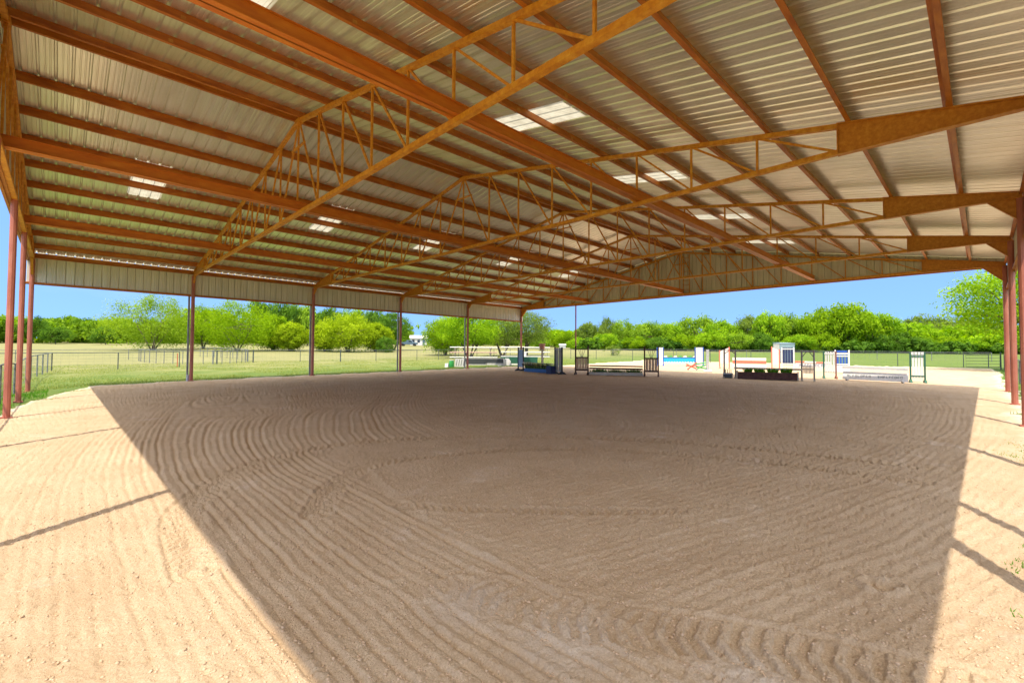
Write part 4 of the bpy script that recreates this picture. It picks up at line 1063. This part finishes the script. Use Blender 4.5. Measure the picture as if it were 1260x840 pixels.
ROWS = [
  (-17.8, 229.2, 7.7, 10.9, 'm', 'leftmost tree of the far left woods, cut by the picture edge'),
  (-10.8, 222.3, 7.3, 9.9, 'm', 'round tree in the far left woods seen between the red posts'),
  (-2.8, 221.5, 7.1, 9.1, 'm', 'tree in the far left woods behind the small dark tree'),
  (3.6, 208.2, 7.4, 8.6, 'd', 'darker tree in the far left woods above the second pasture tree'),
  (9.5, 209.4, 7.1, 8.0, 'm', 'mid green tree in the far left woods left of the spreading willow'),
  (14.9, 197.1, 7.4, 8.1, 'm', 'tree in the far left woods half behind the spreading willow'),
  (27.6, 184.7, 8.2, 7.7, 'm', 'tree in the woods showing right of the spreading willow'),
  (-3.8, 162.3, 6.2, 3.3, 'd', 'dark small tree in the dry pasture just right of the corner post'),
  (0.2, 152.8, 4.0, 2.9, 'd', 'second small dark tree standing alone in the dry pasture'),
  (8.7, 147.2, 4.1, 3.0, 'd', 'third small dark tree in the dry pasture near the willow'),
  (30.6, 153.8, 9.9, 6.4, 'm', 'tall tree behind the gap between the willow and the large lime tree'),
  (41.6, 143.1, 12.2, 6.6, 'd', 'dark green tree rising behind the large lime tree'),
  (46.5, 138.2, 11.9, 5.5, 'd', 'dark tree behind the second wall post, left side'),
  (50.8, 134.1, 11.0, 5.4, 'm', 'grey green tree directly behind the second wall post'),
  (56.5, 131.2, 10.8, 5.4, 'd', 'dark tree rising behind the yellow green tree, left side'),
  (60.6, 124.4, 11.0, 5.2, 'm', 'mid green tree rising behind the yellow green tree'),
  (63.6, 118.8, 10.0, 4.2, 'd', 'dark tree behind the yellow green tree, right side'),
  (12.5, 101.5, 10.0, 6.9, 'w', 'spreading willow like tree with many stems in the dry pasture'),
  (21.4, 109.6, 8.9, 5.3, 'l', 'lime green tree close behind the first wall post'),
  (23.6, 93.5, 9.2, 7.0, 'l', 'large lime green tree with dark stems behind the round pen'),
  (30.1, 95.6, 6.8, 3.5, 'l', 'lower lime green tree right of the large one behind the pen'),
  (31.1, 89.0, 5.4, 2.7, 'y', 'small yellow green tree left of the second wall post'),
  (36.4, 86.6, 5.5, 3.2, 'y', 'yellow green bushy tree right of the second wall post'),
  (38.5, 81.7, 7.0, 5.1, 'y', 'broad yellow green tree between the second and third wall posts'),
  (44.1, 81.9, 5.5, 2.9, 'y', 'yellow green tree leaning toward the third wall post'),
  (50.6, 86.6, 8.0, 3.5, 'd', 'tall dark tree behind the third wall post and grey downpipe'),
  (43.4, 76.9, 2.9, 1.9, 'd', 'low dark bush at the foot of the tall tree near the third wall post'),
  (44.1, 59.5, 6.2, 3.9, 'l', 'bright green tree right of the white house'),
  (40.4, 49.0, 6.9, 4.2, 'g', 'big rounded tree with several stems behind the pole rack'),
  (49.0, 51.8, 6.2, 4.0, 'o', 'olive green tree behind the right part of the pole rack'),
  (53.1, 50.6, 7.1, 4.1, 'o', 'olive oak at the far corner post of the shelter'),
  (114.7, 99.4, 6.0, 5.3, 'l', 'low lime green tree right of the olive oak'),
  (112.6, 90.3, 4.9, 4.5, 'l', 'lime green tree behind the thin gable post'),
  (109.1, 79.8, 7.3, 5.1, 'o', 'tall olive tree behind the brown wooden jump'),
  (119.9, 80.4, 8.9, 3.2, 'o', 'narrow tree with an airy top behind the brown wooden jump'),
  (119.9, 74.8, 8.5, 4.0, 'm', 'airy topped tree above the middle of the brown jump'),
  (116.3, 64.4, 7.5, 5.4, 'm', 'rounded tree above the right stand of the brown jump'),
  (117.2, 57.8, 6.9, 4.9, 'g', 'green tree above the blue water plank jump, left side'),
  (121.5, 53.6, 8.9, 5.8, 'm', 'highest tree above the blue water plank jump'),
  (118.2, 45.7, 7.1, 4.8, 'g', 'green tree above the left stand of the red and white jump'),
  (124.4, 42.4, 8.3, 5.4, 'o', 'tree above the middle of the red and white jump'),
  (124.1, 37.1, 9.3, 4.9, 'g', 'tall tree just left of the grey shed'),
  (129.2, 35.0, 9.2, 4.6, 'm', 'tree rising right behind the grey shed'),
  (130.3, 31.0, 7.8, 4.6, 'g', 'tree right of the grey shed'),
  (126.6, 26.3, 9.9, 5.7, 'l', 'bright tree above the white slatted stands'),
  (128.4, 21.7, 10.9, 6.6, 'l', 'tallest and broadest bright green tree of the right tree line'),
  (134.6, 18.4, 9.3, 5.6, 'g', 'bright tree on the right shoulder of the tallest tree'),
  (145.3, 16.4, 6.9, 5.1, 'd', 'dark tree in the dip right of the tallest tree'),
  (148.9, 12.8, 6.6, 5.6, 'g', 'green tree above the lettered white jump right end'),
  (152.9, 8.9, 5.4, 5.8, 'm', 'tree above the white slatted stand at the far right'),
  (159.6, 5.1, 5.1, 6.0, 'o', 'low green tree left of the big near tree on the right'),
  (160.8, 1.2, 4.7, 6.1, 'l', 'bushy tree below the big near tree on the right'),
  (167.7, -2.7, 5.2, 6.9, 'm', 'bushy tree behind the rightmost red posts'),
  (171.7, -6.7, 6.1, 7.6, 'm', 'tree at the right picture edge behind the red posts'),
  (227.6, 17.0, 11.6, 9.4, 'o', 'hilltop tree above the right end of the lettered jump'),
  (241.8, 10.1, 12.0, 9.9, 'o', 'hilltop tree left of the big near tree on the right'),
  (249.3, 2.8, 11.2, 11.0, 'o', 'hilltop tree hidden partly by the big near tree'),
  (96.1, 86.9, 3.2, 3.3, 'm', 'low bright bush right of the olive oak'),
  (99.1, 75.6, 3.1, 3.5, 'g', 'low bush behind the left stand of the brown jump'),
  (102.3, 69.6, 4.2, 3.5, 'g', 'low rounded bush tree behind the brown jump rails'),
  (104.5, 61.9, 3.4, 3.4, 'l', 'low bush behind the right part of the brown jump'),
  (107.0, 56.6, 3.6, 3.4, 'd', 'dark low bush behind the blue edged stand'),
  (109.4, 51.5, 4.0, 3.8, 'l', 'low lime bush tree above the blue water plank'),
  (108.1, 44.3, 4.5, 3.7, 'g', 'low tree right of the white stand with blue edges'),
  (112.2, 40.4, 4.2, 3.7, 'm', 'low lime tree behind the red and white planks'),
  (114.0, 35.8, 4.0, 3.4, 'd', 'dark low tree left of the grey shed'),
  (120.3, 29.7, 3.9, 3.5, 'g', 'low tree immediately right of the grey shed'),
  (121.3, 25.8, 4.3, 3.5, 'l', 'low bright bush behind the thin grey posts'),
  (131.6, 15.8, 4.4, 4.2, 'd', 'dark bush above the middle of the lettered plank'),
  (138.6, 11.7, 3.7, 4.4, 'd', 'dark bush left of the white slatted stand at the far right'),
  (143.1, 7.3, 3.8, 4.5, 'l', 'lime bush right of the white slatted stand at the far right'),
  (147.5, 3.0, 3.4, 4.6, 'g', 'green bush behind the far fence left of the red posts'),
  (151.5, -0.9, 3.1, 4.8, 'l', 'lime bush behind the far fence close to the red posts'),
]
protos = {}
def proto(kind, shape, v):
    key = (kind, shape, v)
    if key not in protos:
        sd = hash_ = sum(ord(ch) for ch in kind + shape) * 7 + v * 131
        me, C = crown_mesh('crown', sd, kind, 1, 1, 95, 74, .030 if shape != 'willow' else .022, base=.16 if shape != 'bush' else .0, shape=shape)
        protos[key] = (me, trunk_mesh('trunk', sd, 1, 1, C, 1, .028))
    return protos[key]
for i, (x, y, h, w, kind, lab) in enumerate(ROWS):
    rd = random.Random(i * 17 + 3)
    r = math.hypot(x, y)
    bush = 'bush' in lab.split(' ')[1:4] or h < 3.2
    big = r < 112 and h > 4.5 and not bush
    root = empty('bush' if bush else 'tree', (x, y, tz(x, y)), rd.random() * 6.28, lab, 'bush' if bush else 'tree',
                 None)
    if big:
        stems = {'w': 5}.get(kind, 3 if 'several stems' in lab or 'dark stems' in lab else 2)
        shape = 'willow' if kind in 'wyl' else 'wide'
        nc = 200 if r > 70 else 300
        me, C = crown_mesh('crown', 900 + i, kind, w * .92, h, nc, 80 if r > 70 else 95, .085 if r > 75 else .07, base=.10 if kind in 'wly' else .2, shape=shape)
        tm = trunk_mesh('trunk', 900 + i, w, h, C, stems, .26)
        s = (1, 1, 1)
    else:
        me, tm = proto(kind, 'bush' if bush else ('tall' if i % 4 == 1 else 'round'), i % 2)
        s = (w * .95, w * .95, h)
    for nm, md in (('crown', me), ('trunk', tm)):
        o = bpy.data.objects.new(nm, md); col.objects.link(o); o.parent = root; o.scale = s if nm == 'crown' or not big else (1, 1, 1)
# big near tree at the right edge
root = empty('tree', (54.6, -2.6, tz(54.6, -2.6)), 0, 'large leafy tree close behind the red posts at the right edge', 'tree')
me, C = crown_mesh('crown', 77, 'g', 5.0, 8.8, 230, 120, .085, base=.26, shape='wide')
o = bpy.data.objects.new('crown', me); col.objects.link(o); o.parent = root
o = bpy.data.objects.new('trunk', trunk_mesh('trunk', 77, 5.0, 8.8, C, 1, .34)); col.objects.link(o); o.parent = root
# grey leafless bush in the paddock
root = empty('bare_bush', (66, 43, tz(66, 43)), 0, 'small grey green shrub standing in the paddock behind the brown jump', 'bush')
me, C = crown_mesh('crown', 78, 'o', 1.3, 1.7, 40, 40, .05, base=0)
o = bpy.data.objects.new('crown', me); col.objects.link(o); o.parent = root
o = bpy.data.objects.new('stems', trunk_mesh('stems', 78, 1.3, 1.7, C, 3, .04)); col.objects.link(o); o.parent = root
# the woods beyond: one uncountable mass behind the tree rows
def woods(name, pts, seed, kind):
    rs = np.random.RandomState(seed); Vs = []; T = []
    for (x, y, h, w) in pts:
        nc = 46; C = rs.randn(nc, 3) * .42; C = np.clip(C, -1, 1)
        C = np.stack([x + C[:, 0] * w, y + C[:, 1] * w, tz(x, y) + h * (.45 + C[:, 2] * .55).clip(.02, 1)], -1)
        n = nc * 34; ci = np.repeat(np.arange(nc), 34)
        q = rs.randn(n, 3); q /= np.linalg.norm(q, axis=1)[:, None]
        P = C[ci] + q * (w * .2) * (rs.rand(n) ** .5)[:, None]
        u = rs.randn(n, 3); a = np.cross(q + .4, u); a /= np.linalg.norm(a, axis=1)[:, None]; b = np.cross(q, a)
        s = .26 + .26 * rs.rand(n, 1)
        Vs.append(np.stack([P - a * s, P - b * s * .7, P + a * s, P + b * s * .7], 1).reshape(-1, 3))
        T.append(np.repeat(np.clip(rs.rand() * .5 + rs.rand(nc)[ci] * .3 + rs.rand(n) * .25, 0, 1), 4))
    V = np.concatenate(Vs)
    o = np_mesh(name, V, np.arange(len(V)).reshape(-1, 4), LM[kind], attrs={'tint': np.concatenate(T)})
    return tag(o, kind='stuff')
rs = np.random.RandomState(21)
pts = []
for t in np.arange(-30, 62, 1.5):       # left and middle
    for rr_ in (158, 182, 214):
        a = math.radians(t + rs.rand() * 1.4); r = rr_ + rs.rand() * 14
        hh = (6.2 if t < 12 else 8.0 if t < 42 else 4.8) * (.85 + .25 * rs.rand())
        if 30 < t < 36: continue
        pts.append((r * math.sin(a), r * math.cos(a), hh, 6.0))
woods('left_woods', pts, 31, 'm')
pts = []
for t in np.arange(50, 118, 1.5):
    for rr_ in (146, 172, 206):
        a = math.radians(t + rs.rand() * 1.4); r = rr_ + rs.rand() * 12
        hh = (5.2 if t < 60 else 6.4) * (.85 + .25 * rs.rand())
        pts.append((r * math.sin(a), r * math.cos(a), hh, 6.0))
woods('right_woods', pts, 32, 'g')
pts = []
for t in np.arange(52, 100, 1.6):
    a = math.radians(t + rs.rand()); r = 118 + rs.rand() * 14 + max(0, t - 80) * 2.0
    pts.append((r * math.sin(a), r * math.cos(a), 2.1 + rs.rand() * .8, 2.9))
woods('undergrowth', pts, 33, 'd')

# ------------------------------------------------------------------ light, sky, camera
kx, ky = .384, .231
sdir = Vector((-kx, -ky, 1)).normalized()           # toward the sun
elev = math.asin(sdir.z); az = math.atan2(sdir.x, sdir.y)
w = bpy.data.worlds.new('World'); scene.world = w; w.use_nodes = True
nt = w.node_tree; bg = nt.nodes['Background']
sky = nt.nodes.new('ShaderNodeTexSky'); sky.sky_type = 'NISHITA'; sky.sun_disc = False
sky.sun_elevation = elev; sky.sun_rotation = az; sky.altitude = 200; sky.air_density = 1.0; sky.dust_density = .6; sky.ozone_density = 1.6
tc = nt.nodes.new('ShaderNodeTexCoord'); n1 = nt.nodes.new('ShaderNodeTexNoise'); n1.inputs['Scale'].default_value = 3.0; n1.inputs['Detail'].default_value = 7
mp = nt.nodes.new('ShaderNodeMapping'); mp.inputs['Scale'].default_value = (1, 1, 4.5)
nt.links.new(tc.outputs['Generated'], mp.inputs['Vector']); nt.links.new(mp.outputs['Vector'], n1.inputs['Vector'])
mr = nt.nodes.new('ShaderNodeMapRange'); mr.inputs['From Min'].default_value = .60; mr.inputs['From Max'].default_value = .85; mr.inputs['To Max'].default_value = .35
nt.links.new(n1.outputs['Fac'], mr.inputs['Value'])
mx = nt.nodes.new('ShaderNodeMix'); mx.data_type = 'RGBA'; mx.inputs[7].default_value = (3, 3.2, 3.5, 1)
sp = nt.nodes.new('ShaderNodeSeparateXYZ'); cb = nt.nodes.new('ShaderNodeCombineXYZ'); nt.links.new(tc.outputs['Generated'], sp.inputs[0])
mz = nt.nodes.new('ShaderNodeMapRange'); mz.inputs['From Min'].default_value = 0; mz.inputs['To Min'].default_value = .36; mz.inputs['To Max'].default_value = 1.1
nt.links.new(sp.outputs[2], mz.inputs['Value']); nt.links.new(sp.outputs[0], cb.inputs[0]); nt.links.new(sp.outputs[1], cb.inputs[1]); nt.links.new(mz.outputs['Result'], cb.inputs[2])
nt.links.new(cb.outputs[0], sky.inputs['Vector'])
nt.links.new(mr.outputs['Result'], mx.inputs[0]); nt.links.new(sky.outputs['Color'], mx.inputs[6]); tn = nt.nodes.new('ShaderNodeMix'); tn.data_type = 'RGBA'; tn.blend_type = 'MULTIPLY'; tn.inputs[0].default_value = 1; tn.inputs[7].default_value = (.66, .79, .91, 1)
nt.links.new(mx.outputs[2], tn.inputs[6])
# bright cloud added overhead, out of view, to fill the shade; clear blue below
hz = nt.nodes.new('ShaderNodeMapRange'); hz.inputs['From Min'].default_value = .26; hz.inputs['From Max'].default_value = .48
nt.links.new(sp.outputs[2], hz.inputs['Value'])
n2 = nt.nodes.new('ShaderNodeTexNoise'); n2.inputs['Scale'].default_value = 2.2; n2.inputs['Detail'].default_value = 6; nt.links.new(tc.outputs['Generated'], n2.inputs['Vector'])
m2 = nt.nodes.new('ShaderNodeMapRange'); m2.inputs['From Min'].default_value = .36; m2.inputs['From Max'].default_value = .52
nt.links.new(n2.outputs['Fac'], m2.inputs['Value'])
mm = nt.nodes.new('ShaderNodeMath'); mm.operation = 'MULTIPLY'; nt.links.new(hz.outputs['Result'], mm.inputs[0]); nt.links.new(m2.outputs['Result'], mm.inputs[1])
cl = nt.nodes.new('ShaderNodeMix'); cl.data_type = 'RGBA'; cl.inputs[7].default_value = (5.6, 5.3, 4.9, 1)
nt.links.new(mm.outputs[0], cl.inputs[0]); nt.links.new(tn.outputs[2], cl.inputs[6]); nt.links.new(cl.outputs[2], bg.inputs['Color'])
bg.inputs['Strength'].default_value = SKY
sl = bpy.data.lights.new('sun', 'SUN'); sl.energy = SUN; sl.angle = math.radians(.55); sl.color = (1, .91, .77)
so = bpy.data.objects.new('sun', sl); col.objects.link(so)
so.rotation_euler = sdir.to_track_quat('Z', 'Y').to_euler()

f_, yaw, pitch, roll = 566.97, math.radians(44.374), math.radians(1.699), math.radians(.325)
F = Vector((math.sin(yaw) * math.cos(pitch), math.cos(yaw) * math.cos(pitch), math.sin(pitch)))
R = Vector((math.cos(yaw), -math.sin(yaw), 0)); U = R.cross(F)
Xa = R * math.cos(roll) + U * math.sin(roll); Ya = U * math.cos(roll) - R * math.sin(roll)
cd = bpy.data.cameras.new('camera'); co = bpy.data.objects.new('camera', cd); col.objects.link(co)
co.matrix_world = Matrix(((Xa.x, Ya.x, -F.x, 1.132), (Xa.y, Ya.y, -F.y, .733), (Xa.z, Ya.z, -F.z, 2.03), (0, 0, 0, 1)))
cd.sensor_fit = 'HORIZONTAL'; cd.sensor_width = 36; cd.lens = f_ * 36 / 1260; cd.clip_start = .05; cd.clip_end = 3000
scene.camera = co
scene.view_settings.view_transform = 'Standard'; scene.view_settings.look = 'None'; scene.view_settings.gamma = 1
scene.view_settings.exposure = EXPO
scene.view_settings.use_curve_mapping = False
scene.cycles.max_bounces = 8; scene.cycles.diffuse_bounces = 4; scene.cycles.glossy_bounces = 3; scene.cycles.transmission_bounces = 4
